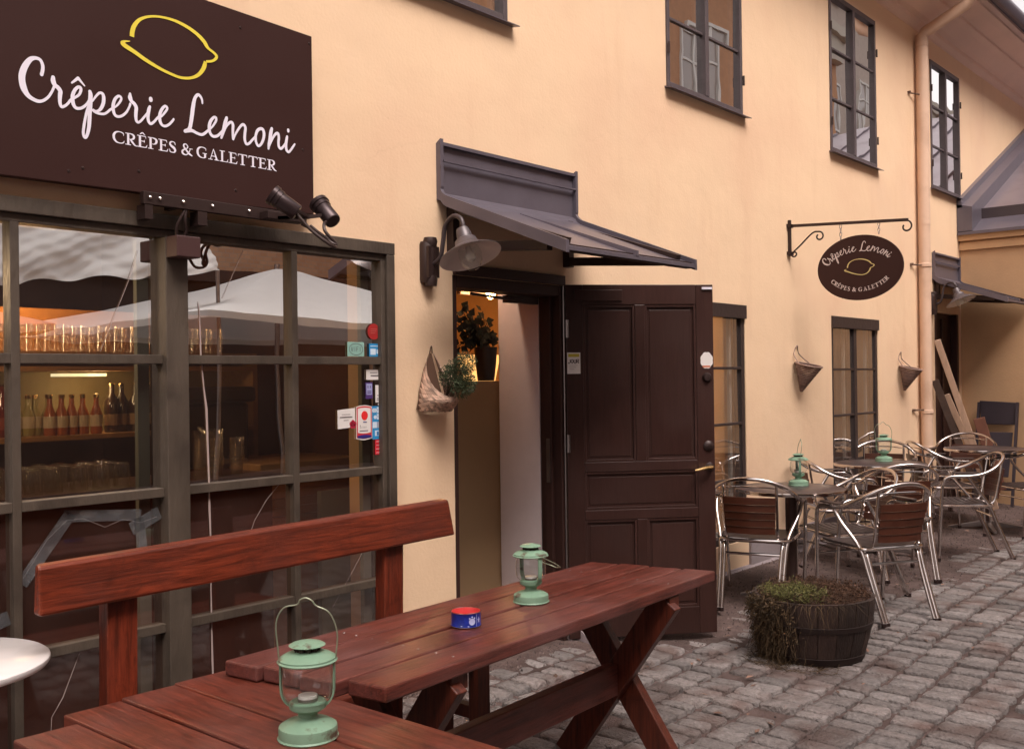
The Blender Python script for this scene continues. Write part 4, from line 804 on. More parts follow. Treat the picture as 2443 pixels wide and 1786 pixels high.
LEMON=[(1,[(1.838,2.788,0.0176),(1.840,2.807,0.0173),(1.847,2.829,0.0159),(1.861,2.850,0.0131),(1.878,2.865,0.0107),(1.903,2.878,0.0089),(1.936,2.888,0.0083),(1.971,2.892,0.0087),(2.005,2.892,0.0106),(2.039,2.887,0.0121),(2.075,2.877,0.0133),(2.108,2.862,0.0145),(2.133,2.844,0.0157),(2.144,2.830,0.0157),(2.150,2.823,0.0124),(2.160,2.817,0.0105),(2.177,2.809,0.0109),(2.189,2.798,0.0125),(2.181,2.784,0.0106),(2.166,2.774,0.0094),(2.142,2.767,0.0094)]),(1,[(2.140,2.767,0.0131),(2.136,2.750,0.0168),(2.125,2.728,0.0157),(2.108,2.708,0.0134),(2.085,2.693,0.0111),(2.058,2.684,0.0103),(2.028,2.681,0.0103),(1.996,2.685,0.0106),(1.962,2.692,0.0112),(1.924,2.703,0.0126),(1.885,2.717,0.0142),(1.854,2.731,0.0149),(1.826,2.742,0.0162),(1.807,2.750,0.0168),(1.800,2.756,0.0140),(1.811,2.764,0.0077),(1.830,2.769,0.0025)])]
TH_S = .072
SG = thing('shop_sign', 'large dark brown sign board with yellow lemon outline and white script lettering', 'sign', (1.75,0,2.22))
def quadp(m, X0, X1, z00, z01, z10, z11, y0, y1): m.hexa([(X0,y0,z00),(X1,y0,z01),(X1,y1,z01),(X0,y1,z00)], [(X0,y0,z10),(X1,y0,z11),(X1,y1,z11),(X0,y1,z10)])
m = M(); quadp(m, .55, 2.655, 2.205, 2.232, 3.055, 2.994, -TH_S, -.035); m.build('board', SIGNB, SG, bevel=.003)
m = M()
for x in (.8, 1.5, 2.2, 2.6): m.box(x-.02, x+.02, -.035, 0, 2.24, 2.98)
m.each('batten', BLACK, SG)
fs_ = lambda x, z, d: (x, -TH_S-d, z)
m = M()
for i, (sm, pts) in enumerate(SCRIPT): ribbon(m, [tuple(p) for p in (catmull(pts, 6) if sm else pts)], fs_, .0012+.0001*i)
m.build('script_lettering', WHITE, SG)
m = M()
for i, (sm, pts) in enumerate(LEMON): ribbon(m, [tuple(p) for p in catmull(pts, 6)], fs_, .0012+.0002*i, caps=(i == 5))
m.build('lemon_emblem', YELLOW, SG)
# serif capitals: strokes in a unit box (x as a fraction of the letter's width, y of its height, thickness of its height)
tk, th_ = .20, .085
SER = {
 'E': [[(.28,.02,tk),(.28,.98,tk)],[(.0,.035,.07),(.92,.035,.07)],[(.0,.965,.07),(.86,.965,.07)],[(.28,.53,.07),(.70,.53,.07)],[(.83,.95,.10),(.89,.76,.02)],[(.88,.04,.12),(1.0,.27,.02)],[(.70,.40,.02),(.70,.53,.10),(.70,.66,.02)]],
 'P': [[(.28,.02,tk),(.28,.98,tk)],[(.0,.035,.07),(.56,.035,.07)],[(.0,.965,.07),(.4,.965,.07)],['c',(.28,.965,.07),(.55,.96,.09),(.80,.88,.17),(.88,.72,.21),(.80,.54,.17),(.58,.44,.08),(.42,.45,.06)]],
 'R': [[(.25,.02,tk),(.25,.98,tk)],[(.0,.035,.07),(.48,.035,.07)],[(.0,.965,.07),(.4,.965,.07)],['c',(.25,.965,.07),(.50,.96,.09),(.68,.88,.17),(.74,.73,.20),(.66,.57,.16),(.48,.49,.08),(.34,.50,.06)],['c',(.44,.48,.15),(.62,.26,.17),(.80,.07,.13),(1.0,.0,.05)]],
 'C': [['c',(.95,.68,.03),(.93,.86,.09),(.78,.94,.09),(.55,.965,.08),(.30,.88,.15),(.14,.68,.20),(.11,.48,.21),(.16,.28,.20),(.32,.10,.14),(.56,.03,.08),(.80,.05,.09),(.94,.14,.09),(.99,.28,.03)]],
 'G': [['c',(.90,.68,.03),(.88,.86,.09),(.74,.94,.09),(.52,.965,.08),(.28,.88,.15),(.13,.68,.20),(.11,.48,.21),(.15,.28,.20),(.30,.10,.14),(.54,.03,.08),(.74,.05,.09),(.84,.12,.12)],[(.82,.08,tk),(.82,.42,tk)],[(.58,.44,.07),(1.0,.44,.07)]],
 'S': [['c',(.84,.70,.03),(.80,.88,.08),(.55,.965,.08),(.26,.90,.14),(.17,.74,.18),(.34,.58,.20),(.66,.44,.22),(.82,.26,.20),(.72,.08,.13),(.44,.03,.08),(.18,.08,.09),(.10,.32,.03)]],
 'A': [[(.50,1.0,.04),(.80,.03,.21)],[(.50,.98,.07),(.19,.03,.07)],[(.0,.035,.07),(.40,.035,.07)],[(.58,.035,.07),(1.0,.035,.07)],[(.28,.34,.075),(.68,.34,.075)]],
 'L': [[(.30,.02,tk),(.30,.98,tk)],[(.0,.035,.07),(.92,.035,.07)],[(.0,.965,.07),(.62,.965,.07)],[(.88,.04,.12),(1.0,.30,.02)]],
 'T': [[(.5,.02,tk),(.5,.98,tk)],[(.25,.035,.07),(.75,.035,.07)],[(.04,.96,.08),(.96,.96,.08)],[(.06,.95,.11),(.02,.74,.02)],[(.94,.95,.11),(.98,.74,.02)]],
 '&': [['c',(.92,.62,.05),(.80,.60,.07),(.72,.42,.08),(.58,.16,.10),(.38,.03,.10),(.16,.10,.17),(.10,.28,.18),(.24,.46,.13),(.46,.58,.09),(.56,.76,.12),(.44,.95,.09),(.26,.92,.13),(.22,.74,.15),(.40,.48,.15),(.66,.18,.19),(.94,.0,.08)],[(.70,.62,.06),(.98,.62,.06)]],
 '^': [[(.28,1.10,.06),(.54,1.25,.12)],[(.54,1.25,.12),(.80,1.06,.05)]]}
def serif(m, ch, x0, x1, z0, h, f, k0=0, th=.0012):
    for i, s_ in enumerate(SER[ch]):
        c_ = s_[0] == 'c'; q = s_[1:] if c_ else s_
        pts = [(x0+(x1-x0)*p[0], z0+h*p[1], h*p[2]) for p in q]
        if c_: pts = [tuple(p) for p in catmull(pts, 5)]
        ribbon(m, pts, f, th+.00013*(i+k0), caps=False)
CAPS = [('C',1.759,1.804),('R',1.808,1.853),('E',1.854,1.893),('^',1.854,1.893),('P',1.896,1.935),('E',1.938,1.977),('S',1.980,2.012),('&',2.031,2.081),('G',2.096,2.142),('A',2.147,2.195),('L',2.198,2.236),('E',2.238,2.278),('T',2.281,2.324),('T',2.330,2.373),('E',2.376,2.416),('R',2.419,2.465)]
m = M()
for i, (ch, a, b) in enumerate(CAPS): serif(m, ch, a, b, 2.389, .0435, fs_, i % 2)
m.build('serif_lettering', WHITE, SG)
m = M()
for x, z in ((1.60,2.262),(1.86,2.30),(2.27,2.285),(2.60,2.50),(2.64,2.96),(1.1,2.27),(1.65,2.28),(2.3,2.94)): m.lathe([(.006,0),(.004,.003),(0,.0035)], (x,-TH_S,z), 10, axis=(0,-1,0))
m.each('screw', BLACK, SG)
# ------------------------------------------------------------ spotlights and their arm
BK = thing('spotlight_bracket', 'dark flat steel rail with bolts and two short feet under the big sign', 'bracket', (2.1,0,2.17))
m = M(); quadp(m, 1.862, 2.49, 2.178, 2.178, 2.225, 2.222, -.10, -.074); m.box(2.36, 2.55, -.16, -.10, 2.175, 2.205); m.build('rail', BLACK, BK, bevel=.002)
m = M(); m.box(1.868, 1.90, -.098, -.04, 2.125, 2.178); m.box(2.085, 2.125, -.098, -.04, 2.125, 2.178); m.box(2.00,2.02,-.07,0,2.18,2.21); m.each('foot', BLACK, BK)
m = M()
for x in (1.885, 1.925, 2.02, 2.145, 2.31): m.lathe([(.0075,0),(.0065,.006),(0,.010)], (x,-.101,2.203), 10, axis=(0,-1,0))
m.each('bolt', ALU, BK, smooth=True)
def spot(loc, ax, label):
    T = thing('spotlight', label, 'spotlight', loc, 'pair of can spotlights under the big sign'); a = Vector(ax).normalized()
    m = M(); m.lathe([(r_*.88,z_*.80) for r_, z_ in [(0,-.065),(.034,-.065),(.037,-.06),(.037,.035),(.041,.037),(.041,.06),(.046,.062),(.046,.082),(.040,.082),(.036,.045),(0,.042)]], loc, 22, axis=tuple(a)); m.build('can', mat('bronze_lamp_can', (.045,.030,.032), .30, metal=.55, var=.1), T, smooth=True)
    m = M(); m.lathe([(0,.040),(.031,.040)], loc, 20, axis=tuple(a), closed=False); m.build('lens', GLS, T)
    return T
s1 = spot((2.30,-.36,2.195), (-.58,.45,.55), 'can spotlight aimed up at the sign, left of the pair'); s2 = spot((2.495,-.36,2.185), (-.05,.62,.62), 'can spotlight at the right of the pair, lens turned up to the wall')
for T, loc, q in ((s1,(2.30,-.36,2.195),[(2.325,-.385,2.165),(2.37,-.42,2.10),(2.43,-.46,2.045),(2.465,-.45,2.04),(2.47,-.42,2.06),(2.44,-.38,2.10),(2.42,-.30,2.14)]), (s2,(2.495,-.36,2.185),[(2.485,-.385,2.15),(2.45,-.40,2.135),(2.44,-.42,2.10),(2.475,-.44,2.055),(2.455,-.43,2.06),(2.43,-.34,2.13)])):
    m = M(); m.tube(catmull(q, 6), .0065, 8); m.build('cable', BLACK, T, smooth=True)
    m = M(); m.beam((2.42,-.12,2.185), (2.42,-.33,2.165), .028, .012); m.beam((2.42,-.33,2.165), (loc[0]+(.02 if loc[0] < 2.4 else -.02), -.36, loc[2]-.01), .026, .012); m.build('yoke', BLACK, T)
JB = thing('junction_box', 'small brown cable box on top of the window post', 'box', (2.03,-.06,2.0))
m = M(); m.box(1.985, 2.085, -.115, -.037, 1.995, 2.075); m.build('box', mat('brown_plastic_box', (.062,.028,.027), .4), JB, bevel=.004)
m = M(); m.tube(catmull([(2.01,-.07,2.075),(2.005,-.08,2.11),(2.02,-.09,2.15),(2.035,-.09,2.18)], 5), .006, 8); m.tube(catmull([(2.04,-.07,2.075),(2.045,-.08,2.10),(2.035,-.09,2.14),(2.04,-.09,2.18)], 5), .006, 8); m.build('cable', BLACK, JB, smooth=True)
# ------------------------------------------------------------ wall lamps
def walllamp(x, z, label):
    T = thing('wall_lamp', label, 'lamp', (x, 0, z), 'gooseneck wall lamps beside the doors'); y = lambda a: -a
    m = M(); m.lathe([(.040,-.10),(.046,-.085),(.046,.085),(.040,.10)], (x,-.012,z), 16); m.box(x-.036, x+.036, -.055, 0, z-.075, z+.075); m.lathe([(0,.0),(.03,.004),(.036,.03),(.03,.05)], (x,-.03,z+.07), 14); m.lathe([(.03,-.05),(.034,-.02),(.03,0)], (x,-.03,z-.065), 14); m.build('mount', BLACK, T, smooth=True)
    m = M(); m.tube(catmull([(x,-.055,z-.01),(x,-.10,z+.02),(x,-.118,z+.09),(x,-.135,z+.165),(x,-.19,z+.205),(x,-.24,z+.185),(x,-.262,z+.12)], 7), .0115, 12); m.build('arm', mat('dark_grey_lamp_metal', (.06,.045,.048), .4, metal=.3), T, smooth=True)
    ax = Vector((.04,.42,1)).normalized(); c = (x, -.275, z+.065)
    m = M(); m.lathe([(.012,.085),(.03,.08),(.036,.05),(.036,.03),(.050,.022),(.058,-.005),(.085,-.025),(.148,-.060),(.150,-.064)], c, 36, axis=tuple(ax), closed=False); SH_ = m.build('shade', mat('grey_lamp_shade', (.10,.082,.088), .36, metal=.2, var=.15, scale=9), T, smooth=True)
    m = M(); m.lathe([(.149,-.065),(.146,-.064),(.083,-.031),(.055,-.012),(.0,-.005)], c, 36, axis=tuple(ax), closed=False); m.build('white_lining', mat('white_enamel_lining', (.72,.66,.65), .4, var=.1), SH_, smooth=True)
    m = M(); m.lathe([(.040,-.012),(.052,-.03),(.056,-.06),(.049,-.10),(.028,-.128),(0,-.135)], c, 20, axis=tuple(ax), closed=False); m.build('glass_globe', GLS, T, smooth=True)
    m = M(); m.lathe([(.012,-.015),(.014,-.04),(.024,-.062),(.020,-.085),(0,-.096)], c, 16, axis=tuple(ax)); m.build('bulb', mat('frosted_bulb', (.75,.72,.68), .25), T, smooth=True)
    return T
walllamp(3.385, 2.09, 'grey enamel gooseneck lamp on the wall left of the open door')
walllamp(10.60, 2.24, 'grey gooseneck lamp under the far canopy by the downpipe')
# ------------------------------------------------------------ hanging oval sign
HX = 7.33
HS = thing('hanging_sign', 'oval dark brown sign with pale lemon outline hung on a scrolled iron bracket', 'sign', (HX,-.5,2.05))
m = M(); m.box(HX-.012, HX+.012, -.022, -.004, 2.455, 2.735); 
for z in (2.475, 2.69): m.box(HX-.03, HX+.03, -.03, 0, z-.014, z+.014)
m.beam((HX,-.01,2.69), (HX,-.93,2.635+.0), .012, .022); m.build('bracket', BLACK, HS)
def scroll(m, cy, cz, r0, a0, turns, sg=1):
    pts = [(HX, cy-math.cos(a0+sg*t*turns*6.283)*r0*(1-.55*t), cz+math.sin(a0+sg*t*turns*6.283)*r0*(1-.55*t)) for t in [k/26 for k in range(27)]]; m.tube(pts, .0065, 8); return pts
m = M(); scroll(m, -.915, 2.588, .045, R(90), .85, -1); scroll(m, -.255, 2.585, .036, R(90), .9, -1); scroll(m, -.05, 2.468, .024, R(200), .9, 1)
m.tube(catmull([(HX,-.03,2.475),(HX,-.10,2.53),(HX,-.20,2.615),(HX,-.255,2.622)], 6), .0065, 8); m.each('scroll', BLACK, HS, smooth=True)
for yy, zt, zb in ((-.425,2.655,2.535),(-.715,2.637,2.555)):
    m = M(); k = 4; L = (zt-zb)/k
    for i in range(k):
        zc = zt-L*(i+.5); q = []
        for a in range(12):
            t = a*math.pi/6; u = .0085*math.cos(t); v = (L*.62)*math.sin(t); q.append((HX+(u if i % 2 else 0), yy+(0 if i % 2 else u), zc+v))
        m.tube(q, .0024, 6, closed=True)
    m.build('chain', STEEL, HS)
OC = (-.568, 2.318)
def oval_pts(n=72, sx=.326, sz=.243): return [(OC[0]+sx*math.cos(2*math.pi*k/n), OC[1]+sz*math.sin(2*math.pi*k/n)) for k in range(n)]
# the sign's own plane: x runs away from the wall
hf = lambda x, z, d: (HX-.008-d, x, z)
m = M(); m.prism(oval_pts(), lambda p: (HX-.008, p[0], p[1]), lambda p: (HX+.008, p[0], p[1])); m.build('board', SIGNB, HS)
# script lettering bent along an arc on the oval
def bend(x, z):
    t = (x-1.444)/1.113; a = R(165-140*t); tx, tz = .243*math.sin(a), -.124*math.cos(a); L = math.hypot(tx, tz); h = (z-2.482)*.47
    return OC[0]+.243*math.cos(a)-tz/L*h*1.0, OC[1]+.124*math.sin(a)+tx/L*h
def toward(x): return 2*OC[0]-x
m = M()
for i, (sm, pts) in enumerate(SCRIPT):
    q = [tuple(p) for p in (catmull(pts, 4) if sm else pts)]; out = []
    for p in q:
        bx, bz = bend(p[0], p[1]); out.append((toward(bx), bz, p[2]*.50))
    ribbon(m, out, hf, .0012+.0001*i)
m.build('script_lettering', mat('pale_pink_vinyl', (.62,.52,.50), .5), HS)
m = M(); lc = ((1.95+0), 2.83)
xs_ = [p[0] for s_, q in LEMON for p in q]; zs_ = [p[1] for s_, q in LEMON for p in q]; lcx, lcz = (min(xs_)+max(xs_))/2, (min(zs_)+max(zs_))/2; lw = max(xs_)-min(xs_); lh = max(zs_)-min(zs_)
for i, (sm, pts) in enumerate(LEMON): ribbon(m, [(OC[0]-((p[0]-lcx)/lw*.225)+.01*0, OC[1]+.004+(p[1]-lcz)/lh*.118, p[2]*.55) for p in catmull(pts, 5)], hf, .0012+.0002*i, caps=False)
m.build('lemon_emblem', PALEY, HS)
m = M(); wds = [(b-a) for ch, a, b in CAPS if ch != '^']; ang0, ang1 = R(212), R(328)
for i, (ch, a, b) in enumerate(CAPS):
    t0 = (a-1.759)/(2.465-1.759); t1 = (b-1.759)/(2.465-1.759)
    def ff(x, z, d, t0=t0, t1=t1):   # x 0..1 across the letter, z 0..1 up
        am = ang0+(ang1-ang0)*(t0+(t1-t0)*.5); c_, s_ = math.cos(am), math.sin(am)
        bx, bz = .262*c_, .178*s_; tx, tz = -.262*s_, .178*c_; L = math.hypot(tx, tz); tx /= L; tz /= L; nx, nz = -tz, tx
        wd = (t1-t0)*.43
        X_ = bx+tx*(x-.5)*wd+nx*(z)*.030; Z_ = bz+tz*(x-.5)*wd+nz*(z)*.030
        return hf(OC[0]-X_, OC[1]+Z_, d)
    for k, s_ in enumerate(SER[ch]):
        c__ = s_[0] == 'c'; q = s_[1:] if c__ else s_
        pts = [(p[0], p[1], p[2]*1.25) for p in q]
        if c__: pts = [tuple(p) for p in catmull(pts, 4)]
        ribbon(m, pts, ff, .0012+.00013*k, caps=False)
m.build('serif_lettering', mat('pale_pink_vinyl', (.62,.52,.50), .5), HS)
# ------------------------------------------------------------ stickers on the shop window
SY = .014
def srect(m, x0, x1, z0, z1, l=0): m.box(x0, x1, SY-.0012-.0007*l, SY-.0007*l, z0, z1)
sf = lambda l: (lambda x, z, d: (x, SY-.0014-.0007*l-d, z))
CW_ = mat('white_paper', (.74,.70,.68), .6)
def sticker(name, label, x, z): return thing(name, label, 'sticker', (x, SY, z))
CB = mat('sky_blue_print', (.02,.25,.55), .5); DK = mat('dark_print', (.06,.04,.05), .6); RD = mat('red_print', (.55,.03,.04), .5)
T = sticker('round_sticker', 'round red sticker high in the right corner of the shop window', 3.056, 1.70)
m = M(); m.lathe([(.037,0),(.037,.0012)], (3.056,SY,1.747), 24, axis=(0,-1,0)); m.build('disc', mat('deep_red_print', (.36,.02,.02), .5), T)
m = M(); 
for k in range(3): srect(m, 3.036, 3.076-.006*k, 1.757-.009*k, 1.760-.009*k, 2)
m.build('lettering', mat('rose_print', (.5,.12,.10), .5), T)
T = sticker('wifi_sticker', 'mint green hand lettered WIFI note beside the blue card sticker', 2.948, 1.627)
m = M(); srect(m, 2.899, 2.997, 1.632, 1.697); m.build('paper', mat('mint_paper', (.26,.46,.40), .6), T)
m = M(); ribbon(m, [(2.948+.040*math.cos(k*.2618), 1.6645+.026*math.sin(k*.2618), .0022) for k in range(25)], sf(1), .0006, caps=False); word(m, 'WIFI', 2.920, .062, 1.654, .021, sf(1), .0008, .11); m.build('lettering', DK, T)
T = sticker('card_sticker', 'blue card reader sticker right of the WIFI note', 3.075, 1.63)
m = M(); srect(m, 3.027, 3.078, 1.632, 1.692); srect(m, 3.0785, 3.098, 1.632, 1.692); m.build('paper', CB, T)
m = M(); srect(m, 3.034, 3.066, 1.640, 1.668, 1); srect(m, 3.072, 3.092, 1.645, 1.664, 1); srect(m, 3.034, 3.090, 1.678, 1.682, 1); m.build('print', mat('pale_blue_print', (.60,.70,.80), .5), T)
T = sticker('paper_notice', 'white paper strip just under the upper bar of the shop window', 3.05, 1.52)
m = M(); srect(m, 3.008, 3.100, 1.525, 1.572); m.build('paper', CW_, T)
m = M(); srect(m, 3.030, 3.075, 1.556, 1.559, 1); srect(m, 3.034, 3.088, 1.541, 1.546, 1); m.build('lettering', DK, T)
T = sticker('purple_sticker', 'small purple and pale blue sticker left of the phone shaped one', 3.024, 1.437)
m = M(); srect(m, 3.003, 3.045, 1.438, 1.513); m.build('paper', mat('violet_print', (.07,.03,.16), .5), T)
m = M(); srect(m, 3.007, 3.041, 1.456, 1.507, 1); m.build('print', mat('lilac_print', (.34,.36,.58), .5), T)
m = M(); srect(m, 3.014, 3.018, 1.487, 1.498, 2); srect(m, 3.028, 3.032, 1.487, 1.498, 2); srect(m, 3.012, 3.036, 1.470, 1.474, 2); srect(m, 3.012, 3.036, 1.462, 1.466, 2); m.build('lettering', mat('violet_print', (.07,.03,.16), .5), T)
T = sticker('phone_sticker', 'phone shaped black and white sticker in the right of the shop window', 3.085, 1.406)
m = M(); srect(m, 3.058, 3.101, 1.404, 1.518); m.build('paper', BLACK, T)
m = M(); srect(m, 3.061, 3.098, 1.420, 1.500, 1); m.lathe([(.005,0),(.005,.001)], (3.080,SY-.001,1.411), 12, axis=(0,-1,0)); m.build('screen', CW_, T)
m = M(); srect(m, 3.072, 3.086, 1.450, 1.453, 2); srect(m, 3.070, 3.090, 1.436, 1.440, 2); srect(m, 3.068, 3.092, 1.428, 1.431, 2); m.build('lettering', DK, T)
T = sticker('white_card', 'square white card with a red flower corner, leftmost of the lower stickers', 2.888, 1.306)
m = M(); m.add([(2.838,SY-.001,1.306),(2.940,SY-.001,1.312),(2.938,SY-.001,1.398),(2.838,SY-.001,1.391)], [(0,1,2,3)]); m.build('paper', CW_, T)
m = M(); srect(m, 2.862, 2.910, 1.369, 1.371, 1); srect(m, 2.852, 2.922, 1.356, 1.360, 1); srect(m, 2.872, 2.900, 1.343, 1.345, 1); m.build('lettering', DK, T)
m = M()
for a in range(5): m.lathe([(.010,0),(.010,.0008)], (2.925+.011*math.cos(a*1.257+.3), SY-.0015, 1.324+.011*math.sin(a*1.257+.3)), 12, axis=(0,-1,0))
m.build('flower_print', mat('crimson_print', (.42,.02,.05), .5), T)
T = sticker('oval_logo_sticker', 'white and red rounded sticker with a red ball and the word Trier', 2.99, 1.254)
def pillow(x0, x1, z0, z1, b):
    return [(x0+(x1-x0)*k/8, z0-b*math.sin(math.pi*k/8)) for k in range(9)]+[(x1-(x1-x0)*k/8, z1+b*math.sin(math.pi*k/8)) for k in range(9)]
def pl(m, x0, x1, z0, z1, b, l): m.prism(pillow(x0, x1, z0, z1, b), lambda p: (p[0], SY-.0022-.0007*l, p[1]), lambda p: (p[0], SY-.0012-.0007*l, p[1]))
m = M(); pl(m, 2.944, 3.038, 1.257, 1.402, .007, 0); m.build('paper', CW_, T)
m = M(); pl(m, 2.947, 3.035, 1.262, 1.399, .006, 1); m.lathe([(.0,0)], (0,0,0), 3) if 0 else None; m.build('red_border', RD, T)
m = M(); pl(m, 2.953, 3.029, 1.284, 1.394, .004, 2); m.build('face', CW_, T)
m = M(); pl(m, 2.950, 3.032, 1.262, 1.270, .004, 3); ribbon(m, [(2.982,1.332,.004),(3.004,1.332,.004)], sf(4), .001, caps=False); m.build('blue_band', mat('navy_print', (.03,.02,.18), .5), T)
m = M(); m.prism([(2.992+.019*math.cos(k*.4488), 1.362+.021*math.sin(k*.4488)) for k in range(14)], lambda p: (p[0], SY-.0052, p[1]), lambda p: (p[0], SY-.004, p[1])); m.build('red_ball', mat('bright_red_print', (.75,.03,.03), .35), T)
m = M(); word(m, 'T', 2.962, .009, 1.303, .014, sf(4), .001, .14)
for x_, h_ in ((2.974,.009),(2.982,.009),(2.990,.009),(2.998,.009)): ribbon(m, [(x_,1.303,.0014),(x_,1.303+h_,.0014),(x_+.004,1.303+h_*.8,.0014)], sf(4), .001, caps=False)
srect(m, 2.962, 3.012, 1.290, 1.294, 4); m.build('lettering', DK, T)
T = sticker('payment_sticker', 'tall blue payment card sticker with VISA marks at the window edge', 3.07, 1.249)
m = M(); srect(m, 3.041, 3.1005, 1.250, 1.403); m.build('paper', CB, T)
m = M(); srect(m, 3.068, 3.098, 1.371, 1.398, 1); srect(m, 3.068, 3.098, 1.341, 1.366, 1); srect(m, 3.043, 3.068, 1.302, 1.330, 1); m.lathe([(.010,0),(.010,.001)], (3.050,SY-.001,1.383), 14, axis=(0,-1,0)); m.lathe([(.010,0),(.010,.001)], (3.058,SY-.001,1.383), 14, axis=(0,-1,0)); m.lathe([(.009,0),(.009,.001)], (3.058,SY-.001,1.352), 14, axis=(0,-1,0)); srect(m, 3.056, 3.086, 1.265, 1.290, 1); m.build('print', mat('pale_blue_print', (.60,.70,.80), .5), T)
m = M(); srect(m, 3.070, 3.098, 1.302, 1.330, 1); m.build('grey_field', mat('mid_grey_print', (.36,.36,.42), .5), T)
m = M(); word(m, 'VISA', 3.071, .028, 1.379, .011, sf(2), .0008, .16); word(m, 'VISA', 3.071, .028, 1.349, .011, sf(2), .0008, .16); srect(m, 3.066, 3.078, 1.268, 1.286, 2); m.build('lettering', mat('blue_letter_print', (.03,.16,.42), .5), T)
T = sticker('red_sticker', 'small red sticker at the bottom of the column of stickers', 3.08, 1.176)
m = M(); srect(m, 3.056, 3.100, 1.178, 1.248); m.build('paper', mat('signal_red_print', (.60,.02,.035), .5), T)
m = M()
for k in range(4): ribbon(m, [(3.061+.006*j, 1.186+.017*k+.003*(j % 2), .0035) for j in range(6)], sf(1), .0006, caps=False)
m.build('lettering', mat('rose_white_print', (.75,.40,.42), .5), T)
# ------------------------------------------------------------ baskets
BT = thing('bark_basket', 'woven birch bark pouch on the wall beside the doorway holding green heather', 'basket', (3.40,0,1.37))
BARK = mat('woven_birch_bark', (.50,.335,.25), .6, var=.2, scale=12, island=.48, bump=.2)
m = M(); rnd = random.Random(8)
def bk_(u, v):      # u around (0 left .. 1 right), v up from the bottom seam to the rim
    a = math.pi*u; sn = math.sin(a); top = .285-.215*sn**.6; z = v*top; q = max(0, 1-z/.295); hw = .108*q**.62*(.80+.20*min(1, z/.05)); dp = .172*min(1, .50+z/.10)*(1-z*.9)
    return (3.400-hw*math.cos(a), -.012-dp*sn**.75*(.3+.7*q), 1.368+z)
NU, NV = 15, 20
bark2 = M()
for i in range(NU):
    for j in range(NV):
        u0, u1, v0, v1 = i/NU, (i+1)/NU, j/NV, (j+1)/NV
        um, vm, du_, dv_ = (u0+u1)/2, (v0+v1)/2, 1/NU*.96, 1/NV*.96; um += (.5/NU if j % 2 else 0)
        q = [Vector(bk_(max(0, min(1, c[0])), max(0, min(1, c[1])))) for c in ((um,vm-dv_),(um+du_*.5,vm),(um,vm+dv_),(um-du_*.5,vm))]
        if (q[1]-q[0]).length < .002 or (q[3]-q[0]).length < .002 or (q[2]-q[1]).length < .002: continue
        cN = (q[1]-q[0]).cross(q[3]-q[0]).normalized(); off = .0035 if (i+j) % 2 else 0
        if (i+j) % 2:
            b = [p+cN*.001 for p in q]; cc = sum(q, Vector())/4; t = [cc+(p-cc)*.9+cN*.005 for p in q]
        else:
            b = [p-cN*.002 for p in q]; cc = sum(q, Vector())/4; t = [cc+(p-cc)*.9+cN*.0025 for p in q]
        m.add(b+t, [(4,5,6,7),(0,1,5,4),(1,2,6,5),(2,3,7,6),(3,0,4,7)])
m.build('weave', BARK, BT)
m = M(); vs = [bk_(i/20, v) for v in (0,.33,.66,1.0) for i in range(21)]; m.add([Vector(v)*1+Vector((0,.002,0)) for v in vs], [(j*21+i, j*21+i+1, (j+1)*21+i+1, (j+1)*21+i) for j in range(3) for i in range(20)]+[tuple(range(21))])
m.add([(3.40-.10,-.006,1.38),(3.40+.10,-.006,1.38),(3.40+.008,-.006,1.65),(3.40-.008,-.006,1.65)], [(0,1,2,3)])
m.build('lining', mat('dark_bark', (.16,.085,.055), .8), BT)
m = M(); m.tube(catmull([(3.393,-.008,1.65),(3.402,-.012,1.685),(3.411,-.008,1.65)], 6), .003, 6); m.build('loop', mat('leather_thong', (.12,.07,.045), .7), BT)
HE = thing('heather_plant', 'bushy dark green heather leaning out of the woven bark pouch', 'plant', (3.41,-.16,1.47))
def tuft(m, c, rad, n, L, W, rnd, squash=(1,1,1)):
    for i in range(n):
        d = Vector((rnd.gauss(0,1)*squash[0], rnd.gauss(0,1)*squash[1], rnd.gauss(0,1)*squash[2])); d = d.normalized()*rad*rnd.random()**.4; p = Vector(c)+Vector((d.x*squash[0], d.y*squash[1], d.z*squash[2]))
        u = (d.normalized()+Vector((rnd.uniform(-.7,.7), rnd.uniform(-.7,.7), rnd.uniform(-.3,.8)))).normalized(); v = u.cross(Vector((rnd.uniform(-1,1), rnd.uniform(-1,1), rnd.uniform(-1,1)))).normalized(); l = L*rnd.uniform(.6,1.3)
        m.add([p, p+u*l*.5+v*W, p+u*l, p+u*l*.5-v*W], [(0,1,2,3)])
m = M(); rnd = random.Random(9)
for c, r_, n in (((3.41,-.13,1.535),.055,900),((3.405,-.19,1.555),.062,1100),((3.41,-.235,1.60),.05,700),((3.40,-.24,1.50),.05,800),((3.41,-.20,1.475),.045,600)): tuft(m, c, r_, n, .014, .0022, rnd)
m.build('foliage', mat('heather_green', (.045,.062,.024), .7, island=.55), HE)
m = M()
for k in range(12): a = k*.5; m.tube([(3.41,-.10,1.44),(3.41+.03*math.cos(a),-.16-.03*math.sin(a),1.52),(3.41+.05*math.cos(a*2),-.20-.05*math.sin(a),1.57)], .0015, 5)
m.build('stem', mat('heather_stem', (.07,.045,.03), .8), HE)
